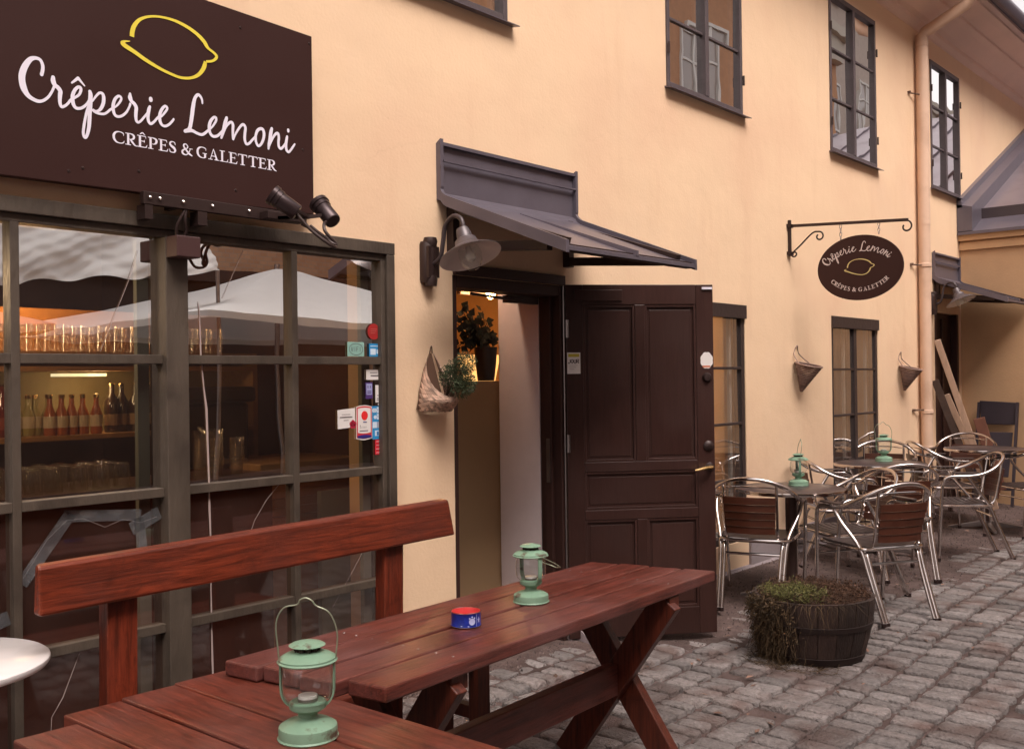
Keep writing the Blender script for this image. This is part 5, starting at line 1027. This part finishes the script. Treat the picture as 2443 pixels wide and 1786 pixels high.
def cone(x, z0, zr, label):
    T = thing('cone_basket', label, 'basket', (x,-.1,z0), 'empty wicker cones on the wall'); WK = mat('grey_brown_wicker', (.145,.085,.068), .75, var=.3, scale=20, bump=.4, bscale=60, island=.3)
    ap = Vector((x,-.035,z0)); rc = Vector((x,-.105,zr)); ax_u = Vector((1,0,0)); ax_v = Vector((0,-.95,-.22)).normalized(); r_ = .105
    rim = lambda a: rc+ax_u*math.cos(a)*r_+ax_v*math.sin(a)*r_
    m = M(); N, K = 44, 16
    for k in range(K):
        t0, t1 = .06+.94*k/K, .06+.94*(k+1)/K
        ring = []
        for t in (t0+.004, (t0+t1)/2, t1-.004):
            bul = .0035 if t == (t0+t1)/2 else 0
            ring += [ap.lerp(rim(2*math.pi*i/N), t)+(rim(2*math.pi*i/N)-rc).normalized()*(bul+.0016*math.sin(i*math.pi/2+k*math.pi)) for i in range(N)]
        m.add(ring, [(j*N+i, j*N+(i+1) % N, (j+1)*N+(i+1) % N, (j+1)*N+i) for j in range(2) for i in range(N)])
    m.build('cone', WK, T)
    m = M(); m.tube([rim(2*math.pi*i/28) for i in range(28)], .006, 8, closed=True); m.tube(catmull([rim(R(200)), rim(R(245))+Vector((-.0,.01,.07)), (x,-.012,zr+.155), rim(R(295))+Vector((0,.01,.07)), rim(R(340))], 7), .0045, 7); m.build('rim_and_handle', mat('pale_peeled_willow', (.30,.20,.165), .7, var=.2), T, smooth=True)
    return T
cone(7.44, 1.375, 1.600, 'empty wicker cone on the wall left of the narrow lower window'); cone(9.70, 1.345, 1.575, 'empty wicker cone on the wall between the narrow lower window and the downpipe')
# ------------------------------------------------------------ picnic tables and bench
def plankx(m, a, b, th, zt, rnd):    # plank with jittered ends; a = (x0,y0L,y1L) at one end, b the other
    m.hexa([(a[0],a[1],zt-th),(b[0],b[1],zt-th),(b[0]+b[3],b[2],zt-th),(a[0]+a[3],a[2],zt-th)], [(a[0],a[1],zt),(b[0],b[1],zt),(b[0]+b[3],b[2],zt),(a[0]+a[3],a[2],zt)])
T1 = thing('picnic_table', 'long red stained plank table with crossed legs holding the ashtray, beside the doorway', 'table', (2.55,-1.28,0))
FL_, BL_, FR_, BR_ = Vector((1.655,-1.600)), Vector((1.580,-1.044)), Vector((3.524,-1.492)), Vector((3.390,-.962))
for k in range(4):
    t0, t1 = k/4+.009, (k+1)/4-.009; sh = (0, .0, .0, .0)[k]; z = .745+(-.001,.0015,-.0005,.001)[k]
    L0, L1, R0, R1 = BL_.lerp(FL_, t0), BL_.lerp(FL_, t1), BR_.lerp(FR_, t0), BR_.lerp(FR_, t1); e = (-.012,0,-.004,.028)[k]
    m = M(); m.hexa([(L1.x+e,L1.y,z-.042),(R1.x,R1.y,z-.042),(R0.x,R0.y,z-.042),(L0.x+e,L0.y,z-.042)], [(L1.x+e,L1.y,z),(R1.x,R1.y,z),(R0.x,R0.y,z),(L0.x+e,L0.y,z)]); m.build('tabletop_plank', REDWOOD, T1, bevel=.006)
du = Vector((1.81,.085,0)).normalized(); m = M()
for u in (.36, 1.57):
    for v in (-.225,-.16,-.09,-.03,.035,.10,.17,.225): m.lathe([(.0045,.0),(.0035,.0012),(0,.0008)], (1.62+u*.9989-v*.047, -1.322+u*.047+v*.9989, .7455+.0004), 8)
m.each('screw', STEEL, T1); dv = Vector((-.085,1.81,0)).normalized()
def loc1(u, v, z): p = Vector((1.62,-1.322,0))+du*u+dv*v; return (p.x, p.y, z)
for u in (.34, 1.55):
    m = M(); m.beam(loc1(u,-.235,.69), loc1(u,.235,.02), .045, .105, up=tuple(du.cross(Vector((0,0,1)))*1+Vector((0,0,.0001)))); m.build('cross_leg', REDWOODZ, T1, bevel=.004)
    m = M(); m.beam(loc1(u+.047,.235,.69), loc1(u+.047,-.235,.02), .045, .105, up=tuple(du.cross(Vector((0,0,1))))); m.build('cross_leg', REDWOODZ, T1, bevel=.004)
    m = M(); m.beam(loc1(u+.02,-.25,.678), loc1(u+.02,.25,.678), .07, .045); m.build('top_cleat', REDWOODZ, T1, bevel=.003)
m = M(); m.beam(loc1(.30,0,.36), loc1(1.53,0,.36), .045, .12); m.build('stretcher', REDWOOD, T1, bevel=.004)
T2 = thing('picnic_table', 'broad red stained plank table in the bottom left corner carrying the lantern with raised handle', 'table', (1.31,-1.9,0))
for k, (xa, xb, xc, xd, yb) in enumerate(((.975,1.124,.99,1.147,-1.105),(1.131,1.279,1.154,1.300,-1.020),(1.287,1.437,1.310,1.459,-1.012),(1.445,1.634,1.468,1.668,-1.0))):
    z = .700+(0,-.001,.001,.0)[k]; m = M(); m.hexa([(xc,-2.75,z-.042),(xd,-2.75,z-.042),(xb,yb,z-.042),(xa,yb+.006,z-.042)], [(xc,-2.75,z),(xd,-2.75,z),(xb,yb,z),(xa,yb+.006,z)]); m.build('tabletop_plank', REDWOODY, T2, bevel=.005)
for y in (-1.30, -2.40):
    m = M(); m.beam((1.08,y,.64), (1.56,y,.02), .045, .10, up=(.8,0,.5)); m.build('cross_leg', REDWOODZ, T2, bevel=.004)
    m = M(); m.beam((1.56,y-.047,.64), (1.08,y-.047,.02), .045, .10, up=(-.8,0,.5)); m.build('cross_leg', REDWOODZ, T2, bevel=.004)
m = M(); m.beam((1.32,-1.28,.34), (1.32,-2.44,.34), .045, .12); m.build('stretcher', REDWOODY, T2, bevel=.004)
BE = thing('garden_bench', 'red stained bench with one broad backrest board standing against the shop window', 'bench', (2.1,-.75,0))
m = M()
def bb(x, y, z): return (x, y, z)
m.add([(1.236,-.60,.868),(2.923,-.585,.886),(2.899,-.572,1.033),(1.250,-.588,1.010),(1.236,-.645,.866),(2.923,-.630,.884),(2.899,-.618,1.031),(1.236,-.634,1.006)],
      [(0,1,2,3),(7,6,5,4),(0,4,5,1),(1,5,6,2),(2,6,7,3),(3,7,4,0)]); m.build('backrest', BENCHW, BE, bevel=.009)
for x in (1.505, 2.613):
    m = M(); m.beam((x,-.555,0), (x,-.575,.94), .098, .055, up=(0,1,0)); m.build('back_post', BENCHZ, BE, bevel=.004)
for k, y in enumerate((-.66,-.79)):
    m = M(); m.box(1.22, 2.95, y-.062, y+.062, .415, .452); m.build('seat_plank', BENCHW, BE, bevel=.005)
for x in (1.42, 2.83):
    for y in (-.64, -.84):
        m = M(); m.box(x-.035, x+.035, y-.025, y+.025, 0, .414); m.build('leg', REDWOODZ, BE, bevel=.003)
    m = M(); m.box(x-.02, x+.02, -.815, -.665, .20, .25); m.build('rail', REDWOODZ, BE, bevel=.003)
# ------------------------------------------------------------ marble table
MT = thing('marble_table', 'small round white marble table at the left edge in front of the shop window', 'table', (1.035,-.42,0))
m = M(); m.lathe([(0,.712),(.285,.712),(.297,.716),(.303,.726),(.302,.735),(.295,.740),(0,.741)], (1.035,-.42,0), 64); m.build('marble_top', MARBLE, MT, smooth=True)
m = M(); m.lathe([(.02,0),(.02,.70),(.09,.712)], (1.035,-.42,0), 14); m.build('pedestal', BLACK, MT, smooth=True)
for k in range(3):
    a = k*2.094+.5; m = M(); m.tube(catmull([(1.035,-.42,.22),(1.035+.10*math.cos(a),-.42+.10*math.sin(a),.17),(1.035+.24*math.cos(a),-.42+.24*math.sin(a),.012)], 6), .014, 8); m.build('foot', BLACK, MT, smooth=True)
DP = thing('dried_plant', 'dry straggly twigs of a pot plant under the marble table at the left edge', 'plant', (.98,-.62,0))
m = M(); m.lathe([(.10,0),(.13,.26),(.12,.26),(.11,.22),(0,.22)], (.93,-.68,0), 18); m.build('pot', mat('dark_clay_pot', (.06,.03,.02), .7), DP)
m = M(); rnd = random.Random(21)
for k in range(60):
    a = rnd.uniform(0,6.28); q = [(.93,-.68,.2),(.93+.06*math.cos(a),-.68+.06*math.sin(a),.36+rnd.uniform(0,.06)),(.93+rnd.uniform(.08,.17)*math.cos(a),-.68+.13*math.sin(a),.40+rnd.uniform(-.08,.14)),(.93+rnd.uniform(.12,.22)*math.cos(a+.5),-.68+.16*math.sin(a+.5),.36+rnd.uniform(-.12,.16))]; m.tube(catmull(q, 4), .0018, 4)
m.build('twig', mat('pale_dead_twig', (.28,.19,.11), .8, island=.4), DP)
# ------------------------------------------------------------ lanterns
CANDLE = mat('white_wax', (.82,.80,.78), .4)
def lantern(loc, rz, label, handle, sc=1.0):
    T = thing('lantern', label, 'lantern', (0,0,0), 'mint green storm lanterns on the tables')
    m = M(); m.lathe([(0,0),(.0585,0),(.060,.003),(.0575,.006),(.0575,.020),(.0565,.025),(.045,.032),(.024,.038),(.019,.043),(.019,.050),(.030,.056),(.036,.060),(.037,.066),(.036,.071),(.031,.074),(0,.070)], (0,0,0), 36); m.build('base', LGREEN, T, smooth=True)
    m = M(); m.lathe([(.036,.072),(.045,.080),(.049,.092),(.050,.118),(.048,.136),(.042,.150)], (0,0,0), 32, closed=False); m.build('glass_globe', GLS, T, smooth=True)
    m = M(); m.lathe([(.040,.150),(.058,.150),(.059,.1525),(.056,.155),(.056,.158),(.048,.163),(.030,.170),(.024,.172),(.024,.168),(.040,.152)], (0,0,0), 36, closed=False); m.build('collar', LGREEN, T, smooth=True)
    m = M()
    for k in range(10): a = k*.6283; m.box(.022*math.cos(a)-.0035, .022*math.cos(a)+.0035, .022*math.sin(a)-.0035, .022*math.sin(a)+.0035, .169, .184)
    m.lathe([(.012,.165),(.012,.184)], (0,0,0), 12); m.build('vent', mat('rusty_vent', (.05,.04,.03), .6, metal=.5), T)
    m = M(); m.lathe([(.034,.181),(.036,.1825),(.030,.186),(.014,.190),(0,.191)], (0,0,0), 28); m.build('cap', LGREEN, T, smooth=True)
    for s_ in (1, -1):
        m = M(); q = catmull([(s_*.026,0,.060),(s_*.042,0,.070),(s_*.051,0,.088),(s_*.0525,0,.12),(s_*.0525,0,.150)], 5)
        for i in range(len(q)-1): m.beam(q[i], q[i+1], .014, .0035, up=(s_,0,.01))
        m.build('side_strap', LGREEN, T)
    m = M(); m.lathe([(.019,.072),(.019,.084),(.0,.085)], (0,0,0), 20); m.build('candle', CANDLE, T, smooth=True)
    m = M(); m.lathe([(.0196,.0718),(.0200,.0790)], (0,0,0), 20, closed=False); m.build('candle_cup', STEEL, T)
    m = M(); q = [(-.056,0,.156),(-.057,0,.172),(-.060,0,.225),(-.045,0,.256),(-.018,0,.263),(-.012,0,.272),(0,0,.276),(.012,0,.270),(.020,0,.260),(.046,0,.245),(.060,0,.205),(.056,0,.156)]
    def rot(p, a): y, z = p[1], p[2]-.156; return (p[0], y*math.cos(a)-z*math.sin(a), .156+y*math.sin(a)+z*math.cos(a))
    m.tube([rot(p, handle) for p in catmull(q, 5)], .0016, 7); m.build('handle', mat('thin_handle_wire', (.30,.33,.24), .4, metal=.5), T, smooth=True)
    T.location = loc; T.rotation_euler = (0, 0, rz); T.scale = (sc, sc, sc); return T
lantern((1.420,-1.622,.700), R(-48), 'green storm lantern with its wire handle raised, nearest the viewer on the bottom left table', R(3), 1.17)
lantern((2.650,-1.262,.746), R(75), 'green storm lantern with fallen handle near the middle of the long red table', R(118), 1.06)
lantern((6.27,-.555,.786), R(35), 'faded green storm lantern on the nearest round table', R(8), 1.12)
lantern((8.09,-.44,.813), R(-48), 'faded green storm lantern on the middle round table', R(-4), 1.15)
# ------------------------------------------------------------ ashtray
A = thing('ashtray', 'blue and white tin ashtray with a red inside on the long red table', 'ashtray', (2.268,-1.315,.746))
ac = (2.268,-1.315,.746)
m = M(); m.lathe([(0,.001),(.0455,.001),(.047,.0025),(.0475,.004),(.0465,.006),(.0465,.042),(.0478,.045)], ac, 48, closed=False); m.build('tin', mat('royal_blue_tin', (.012,.030,.30), .3, var=.5, scale=30), A, smooth=True)
m = M(); m.lathe([(.0478,.045),(.0480,.0465),(.0462,.047),(.0455,.045),(.0453,.006),(0,.005)], ac, 48, closed=False); m.build('inside', mat('coral_red_tin', (.62,.06,.06), .3), A, smooth=True)
m = M(); m.tube([(ac[0]+.0472*math.cos(k*.1309), ac[1]+.0472*math.sin(k*.1309), ac[2]+.0465) for k in range(48)], .0012, 6, closed=True); m.tube([(ac[0]+.0470*math.cos(k*.1309), ac[1]+.0470*math.sin(k*.1309), ac[2]+.0025) for k in range(48)], .0012, 6, closed=True); m.build('rim', ALU, A, smooth=True)
def onring(s_, z, d, a0=R(-112)): a = a0+s_/.0466; return (ac[0]+(.0469+d)*math.cos(a), ac[1]+(.0469+d)*math.sin(a), ac[2]+z)
m = M(); P = [(.0105*math.cos(k*.3927), .021+.0105*math.sin(k*.3927)) for k in range(16)]; m.prism(P, lambda p: onring(p[0], p[1], .0006), lambda p: onring(p[0], p[1], 0))
for s_, z in ((0,.036),(-.008,.032),(.008,.032)): m.prism([(s_-.0022,z-.003),(s_+.0022,z-.003),(s_+.0022,z+.0022),(s_-.0022,z+.0022)], lambda p: onring(p[0], p[1], .0006), lambda p: onring(p[0], p[1], 0))
st = [(.026+(.0085 if k % 2 == 0 else .0035)*math.cos(k*.6283+1.57)*.8, .023+(.0105 if k % 2 == 0 else .004)*math.sin(k*.6283+1.57)) for k in range(10)]
m.prism(st, lambda p: onring(p[0], p[1], .0006), lambda p: onring(p[0], p[1], 0)); m.prism([(-.036,.007),(-.010,.006),(-.010,.0085),(-.036,.0095)], lambda p: onring(p[0], p[1], .0006), lambda p: onring(p[0], p[1], 0)); m.prism([(.0155,.004),(.0165,.004),(.0165,.042),(.0155,.042)], lambda p: onring(p[0], p[1], .0006), lambda p: onring(p[0], p[1], 0))
m.build('emblem', mat('pale_blue_tin_print', (.52,.55,.85), .3), A)
# ------------------------------------------------------------ planter tub
PT = thing('barrel_planter', 'half barrel planter of dark worn staves with dry straw hanging over its left side', 'planter', (5.12,-1.17,0))
pc = Vector((5.12,-1.17,0)); zb = gz(5.12,-1.17)+.005; PH = .335
STV = mat('dark_worn_stave', (.040,.022,.017), .62, var=.35, scale=8, bump=.4, bscale=40, stretch=(3,3,.5), island=.45, stain=(.02,.009,.007), stain_scale=6)
m = M(); N = 19
def rad(t): return .250+.068*math.sin(t*1.45)
for k in range(N):
    a0, a1 = 2*math.pi*k/N+.006, 2*math.pi*(k+1)/N-.006; up = PH+rnd.uniform(-.006,.004); dr = rnd.uniform(-.002,.002); vs = []
    for r_off in (0, -.022):
        for t in (0,.2,.4,.6,.8,1.0):
            for a in (a0, (a0+a1)/2, a1): r_ = rad(t)+r_off+dr; vs.append((pc.x+r_*math.cos(a), pc.y+r_*math.sin(a), zb+up*t))
    fs = []
    for j in range(5):
        for i in range(2): fs.append((j*3+i, j*3+i+1, (j+1)*3+i+1, (j+1)*3+i)); fs.append((18+j*3+i+1, 18+j*3+i, 18+(j+1)*3+i, 18+(j+1)*3+i+1))
        fs.append((j*3, (j+1)*3, 18+(j+1)*3, 18+j*3)); fs.append((j*3+2, 18+j*3+2, 18+(j+1)*3+2, (j+1)*3+2))
    for i in range(2): fs.append((15+i, 15+i+1, 33+i+1, 33+i)); fs.append((i+1, i, 18+i, 18+i+1))
    m.add(vs, fs)
m.build('stave', STV, PT, smooth=True)
m = M()
for za, zc in ((.185,.215),(.012,.048)):
    m.lathe([(rad(za/PH)+.001,za),(rad(za/PH)+.0045,za+.002),(rad(zc/PH)+.0045,zc-.002),(rad(zc/PH)+.001,zc)], (pc.x,pc.y,zb), 52, closed=False)
m.build('hoop', mat('black_rust_hoop', (.028,.016,.014), .6, metal=.3, var=.3, scale=12), PT, smooth=True)
m = M(); K = 40; vs = [(pc.x,pc.y,zb+PH+.01)]
for j in range(1, 8):
    for k in range(K): r_ = .292*j/7; a = 2*math.pi*k/K; vs.append((pc.x+r_*math.cos(a), pc.y+r_*math.sin(a), zb+PH-.02+.035*(1-(j/7)**2)+rnd.uniform(-.008,.008)))
m.add(vs, [(0,1+k,1+(k+1) % K) for k in range(K)]+[(1+j*K+k,1+(j+1)*K+k,1+(j+1)*K+(k+1) % K,1+j*K+(k+1) % K) for j in range(6) for k in range(K)]); m.build('soil', mat('dark_peat', (.045,.022,.016), .95, bump=.6, var=.4, scale=30), PT)
def strand(m, p, d, L, w_, rnd, droop=.5, seg=4):
    q = [Vector(p)]; d = Vector(d).normalized()
    for i in range(seg): d = (d+Vector((rnd.uniform(-.6,.6), rnd.uniform(-.6,.6), -droop*.35+rnd.uniform(-.4,.4)))).normalized(); q.append(q[-1]+d*L/seg)
    sd = d.cross(Vector((rnd.uniform(-1,1), rnd.uniform(-1,1), .3))).normalized()*w_; o = len(m.v)
    for i, x in enumerate(q): k = 1-.7*i/len(q); m.v += [tuple(x-sd*k), tuple(x+sd*k)]
    F = [(o+2*i, o+2*i+1, o+2*i+3, o+2*i+2) for i in range(seg)]; m.f += F; m.mi += [0]*len(F)
rnd = random.Random(31); LFT = R(153)
mg, mb_, ms = M(), M(), M()
for i in range(6500):     # dry brown roots over the whole top
    a = rnd.uniform(0, 6.283); r_ = .285*rnd.random()**.5; p = (pc.x+r_*math.cos(a), pc.y+r_*math.sin(a), zb+PH-.01+rnd.uniform(0,.045)*(1-(r_/.3)**3)+.012*math.sin(a*5)*math.sin(r_*30)); strand(mb_, p, (rnd.uniform(-1,1), rnd.uniform(-1,1), rnd.uniform(.0,.8)), rnd.uniform(.02,.06), .0011, rnd, .9)
for i in range(1900):     # green moss patch, front-left
    a = rnd.gauss(R(172), .38); r_ = rnd.uniform(.07,.30); p = (pc.x+r_*math.cos(a), pc.y+r_*math.sin(a), zb+PH+rnd.uniform(0,.05)); strand(mg, p, (rnd.uniform(-1,1), rnd.uniform(-1,1), rnd.uniform(.1,1)), rnd.uniform(.015,.045), .0012, rnd, .7)
for i in range(1100):     # mat hanging over the side to the left, down to the ground
    a = rnd.gauss(R(152), .27); z = rnd.random()**.85; r_ = rad(max(0, z))+.006+.06*rnd.random()*(1.1-z)*(.6+.4*math.sin(a*23))+.008; p = (pc.x+r_*math.cos(a), pc.y+r_*math.sin(a), zb+PH*1.02*z+.01); strand(ms, p, (math.cos(a)*.3, math.sin(a)*.3, -1), rnd.uniform(.04,.12), .0013, rnd, 1.1, 5)
for i in range(170):      # clumps of dead growth over the side
    a = rnd.gauss(R(153), .25); z = .04+.98*rnd.random(); r_ = rad(min(1, z))+.008+.016*rnd.random(); tuft(ms, (pc.x+r_*math.cos(a), pc.y+r_*math.sin(a), zb+PH*z), .024, 26, .020, .0035, rnd)
for i in range(240):
    a = rnd.uniform(0, 6.283); r_ = .28*rnd.random()**.5; tuft(mb_, (pc.x+r_*math.cos(a), pc.y+r_*math.sin(a), zb+PH+rnd.uniform(-.005,.035)), .017, 22, .013, .003, rnd)
for i in range(110):
    a = rnd.gauss(R(172), .42); r_ = rnd.uniform(.07,.30); tuft(mg, (pc.x+r_*math.cos(a), pc.y+r_*math.sin(a), zb+PH+rnd.uniform(.01,.055)), .018, 26, .012, .0025, rnd)
for i in range(420):      # spread on the ground
    a = rnd.gauss(R(170), .45); r_ = .27+rnd.random()*.14; p = (pc.x+r_*math.cos(a), pc.y+r_*math.sin(a), zb+.012); strand(ms, p, (rnd.uniform(-1,1), rnd.uniform(-1,1), .1), rnd.uniform(.03,.07), .0013, rnd, .1, 3)
for i in range(90):
    a = rnd.gauss(R(205), .5); p = (pc.x+.31*math.cos(a), pc.y+.31*math.sin(a), zb+PH); strand(ms, p, (math.cos(a), math.sin(a), .5), rnd.uniform(.08,.2), .0012, rnd, 1.4, 7)
struct(mb_.build('dry_roots', mat('dry_brown_root', (.085,.042,.024), .85, island=.65), PT), 'stuff'); struct(mg.build('moss_tuft', mat('olive_green_moss', (.125,.120,.036), .8, island=.8), PT), 'stuff'); struct(ms.build('hanging_straw', mat('brown_straw', (.075,.045,.021), .85, island=.8), PT), 'stuff')
# ------------------------------------------------------------ round tables
def round_table(x, y, zt, label, first=None):
    z0 = gz(x, y)
    T = thing('round_table', label, 'table', (0,0,0), 'round café tables along the wall'); h = zt-z0
    m = M(); m.lathe([(0,h-.016),(.330,h-.016),(.348,h-.012),(.348,h-.004),(.342,h),(0,h)], (0,0,0), 64); m.build('tabletop', TTOP, T, smooth=True)
    m = M(); m.lathe([(.3475,h-.022),(.3535,h-.021),(.3550,h-.010),(.3535,h+.0008),(.3475,h+.001)], (0,0,0), 64, closed=False); m.build('metal_rim', ALU, T, smooth=True)
    m = M(); m.lathe([(.036,.06),(.036,h-.03),(.10,h-.017)], (0,0,0), 20); m.build('pedestal', mat('brown_steel_column', (.11,.07,.062), .35, metal=.7), T, smooth=True)
    for k in range(4):
        a = k*math.pi/2+.5; m = M(); c_, s_ = math.cos(a), math.sin(a); m.add([(.0-s_*.03,.0+c_*.03,.085),(s_*.03,-c_*.03,.085),(c_*.33+s_*.014,s_*.33-c_*.014,.022),(c_*.33-s_*.014,s_*.33+c_*.014,.022),(-s_*.03,c_*.03,.03),(s_*.03,-c_*.03,.03),(c_*.33+s_*.014,s_*.33-c_*.014,.004),(c_*.33-s_*.014,s_*.33+c_*.014,.004)], [(3,2,1,0),(4,5,6,7),(0,1,5,4),(1,2,6,5),(2,3,7,6),(3,0,4,7)]); m.build('foot', STEEL, T, bevel=.003)
    T.location = (x, y, z0)
round_table(6.10, -.58, .785, 'nearest round table with dark top and metal rim, faded lantern on it')
round_table(7.93, -.47, .812, 'middle round table with dark top, second faded lantern on it')
round_table(9.80, -.73, .825, 'farthest round table with dark top, cut by the right edge of the photo')
# ------------------------------------------------------------ chairs
CHG = 'aluminium café chairs around the round tables'
def make_chair(label):
    T = thing('cafe_chair', label, 'chair', (0,0,0), CHG)
    r_ = .0125
    pts = [(-.262,.205,.585),(-.266,.185,.635),(-.271,.13,.655),(-.276,.03,.657),(-.278,-.06,.667),(-.270,-.135,.692),(-.246,-.200,.728),(-.200,-.250,.764),(-.135,-.285,.794),(-.068,-.302,.810),(0,-.307,.815)]
    full = pts+[(-p[0],p[1],p[2]) for p in reversed(pts[:-1])]
    m = M(); m.tube(catmull(full, 4), r_, 10); m.build('arm_loop', ALU, T, smooth=True)
    for s_ in (-1, 1):
        m = M(); m.tube(catmull([(s_*.243,.235,.0),(s_*.254,.222,.30),(s_*.262,.205,.585)], 4), r_, 10); m.build('front_leg', ALU, T, smooth=True)
        m = M(); m.tube(catmull([(s_*.272,.02,.655),(s_*.258,-.04,.57),(s_*.212,-.150,.43),(s_*.200,-.215,.28),(s_*.192,-.335,.0)], 5), r_, 10); m.tube(catmull([(s_*.175,-.03,.416),(s_*.180,-.12,.413),(s_*.180,-.175,.385),(s_*.175,-.225,.26),(s_*.168,-.335,.0)], 5), r_*.95, 10); m.build('rear_leg', ALU, T, smooth=True)
        m = M(); m.tube(catmull([(s_*.165,-.270,.780),(s_*.164,-.250,.66),(s_*.160,-.220,.50),(s_*.156,-.19,.437),(s_*.15,-.13,.418),(s_*.16,.05,.418)], 5), .0085, 8); m.build('back_support', ALU, T, smooth=True)
        m = M(); m.box(s_*.270-.022, s_*.270+.022, -.05, .135, .6775, .688); m.build('arm_pad', mat('dark_arm_pad', (.05,.032,.028), .4), T, bevel=.005)
        m = M()
        for (x, y) in ((s_*.243,.235),(s_*.192,-.335),(s_*.168,-.335)): m.lathe([(.016,-.002),(.016,.022)], (x,y,.0), 10)
        m.each('foot_cap', BLACK, T)
    ring = [(-.20,.225),(-.228,.17),(-.232,.0),(-.222,-.14),(-.17,-.195),(0,-.205),(.17,-.195),(.222,-.14),(.232,0),(.228,.17),(.20,.225),(0,.235)]
    m = M(); m.tube(catmull([(x,y,.424) for x, y in ring], 4, closed=True), .011, 8, closed=True); m.build('seat_frame', ALU, T, smooth=True)
    m = M(); n = 9
    for k in range(n):
        y = -.175+k*.0465; hw = .222-(.035 if y < -.15 else 0)-(.008 if y > .17 else 0); vs = []
        for i in range(9):
            t = -1+i/4; z = .437-.012*(1-t*t)+.004; vs += [(t*hw, y-.018, z), (t*hw, y+.018, z), (t*hw, y+.018, z-.009), (t*hw, y-.018, z-.009)]
        m.add(vs, [(i*4+a, (i+1)*4+a, (i+1)*4+(a+1) % 4, i*4+(a+1) % 4) for i in range(8) for a in range(4)]+[(0,1,2,3),(35,34,33,32)])
    m.build('seat', SEATS, T)
    m = M()
    for k in range(5):
        z = .492+k*.0465; yb = -.212-.048*(k+1)/5-.012; vs = []; hw = .150+.003*k
        for i in range(9):
            t = -1+i/4; y = yb-.024*(1-t*t); vs += [(t*hw, y, z-.022), (t*hw, y-.010, z-.022), (t*hw, y-.014, z+.022), (t*hw, y-.004, z+.022)]
        m.add(vs, [(i*4+a, (i+1)*4+a, (i+1)*4+(a+1) % 4, i*4+(a+1) % 4) for i in range(8) for a in range(4)]+[(0,1,2,3),(35,34,33,32)])
    m.build('backrest', SLAT, T)
    m = M(); m.tube([(-.185,-.192,.335),(.185,-.192,.335)], .009, 8); m.tube([(-.25,.225,.345),(.25,.225,.345)], .008, 8); m.tube(catmull([(-.150,-.247,.755),(-.08,-.275,.762),(0,-.283,.764),(.08,-.275,.762),(.150,-.247,.755)], 4), .005, 6); m.each('stretcher', ALU, T, smooth=True)
    return T
CHS = [ # x, y, facing angle (local +y), label
 (5.86,-.47,-74,'café chair beside the open door, slatted back to the viewer'),
 (6.10,-1.12,-31,'front café chair between the barrel planter and the nearest round table, back to the viewer'),
 (6.45,-.80,55,'café chair on the far side of the nearest round table, turned to the left'),
 (7.32,-.38,-139,'café chair by the wall behind the nearest lantern, arm sloping down to the right'),
 (7.28,-.80,-48,'café chair with broad arched back at the near side of the middle round table'),
 (8.30,-.96,34,'café chair seen from the side at the lane side of the middle table'),
 (8.53,-.25,106,'café chair behind the middle round table, its arch framing the second lantern'),
 (9.30,-.53,-139,'café chair by the wall seen from the side, in front of the downpipe'),
 (10.18,-.43,98,'café chair behind the farthest round table, wide bright arch facing the viewer'),
 (9.75,-1.12,48,'café chair cut by the right edge of the photo at the farthest table')]
C0 = None
for x, y, a, lab in CHS:
    z = gz(x, y)+.004
    if C0 is None: C0 = make_chair(lab); C0.location = (x, y, z); C0.rotation_euler = (0,0,R(a))
    else: dup(C0, (x, y, z), R(a), lab)
# ------------------------------------------------------------ things at the end of the lane
z0 = gz(10.9,-.3)
FC = thing('folding_chair', 'dark wooden folding chair leaning against the ochre wing wall', 'chair', (11.40,-.38,z0))
FD = mat('dark_blue_black_wood', (.030,.020,.028), .5, var=.2)
m = M(); m.hexa([(11.45,-.575,.965),(11.47,-.575,.965),(11.47,-.225,.965),(11.45,-.225,.965)], [(11.47,-.58,1.20),(11.49,-.58,1.20),(11.49,-.21,1.22),(11.47,-.21,1.22)]); m.build('backrest', FD, FC, bevel=.006)
m = M(); m.hexa([(11.30,-.53,.42),(11.32,-.53,.42),(11.32,-.22,.42),(11.30,-.22,.42)], [(11.44,-.545,.885),(11.46,-.545,.885),(11.46,-.24,.885),(11.44,-.24,.885)]); m.build('seat', FD, FC, bevel=.006)
for y in (-.585, -.20):
    m = M(); m.beam((11.22,y,z0), (11.49,y,1.20), .025, .035, up=(1,0,0)); m.build('leg', FD, FC)
m = M(); m.beam((11.27,-.585,.30), (11.27,-.20,.30), .02, .03); m.build('stretcher', FD, FC)
def board(name, label, a, b, w_, t_, mt, up):
    T = M(); T.beam(a, b, w_, t_, up=up); o = T.build(name, mt, None, bevel=.004); tag(o, label, 'board'); return o
board('leaning_plank', 'long pale wooden plank leaning on the wall behind the downpipe', (10.88,-.52,z0+.01), (10.47,-.10,1.86), .062, .028, mat('pale_raw_plank', (.52,.35,.25), .7, var=.15, scale=5, stretch=(6,6,1)), (-1,-.25,0))
board('leaning_board', 'narrow dark grey board leaning beside the downpipe', (10.84,-.42,z0+.01), (10.60,-.03,1.45), .07, .02, mat('dark_grey_board', (.085,.055,.045), .7, var=.2), (-1,-.25,0))
board('leaning_board', 'short reddish brown board leaning against the pale plank', (11.14,-.50,.30), (11.02,-.33,1.05), .11, .03, mat('red_brown_board', (.19,.075,.048), .7, var=.2), (-1,-.25,0))
board('leaning_board', 'second pale batten leaning low behind the reddish board', (11.22,-.42,z0+.01), (10.86,-.06,1.30), .06, .03, mat('pale_raw_plank', (.52,.35,.25), .7), (-1,-.25,0))
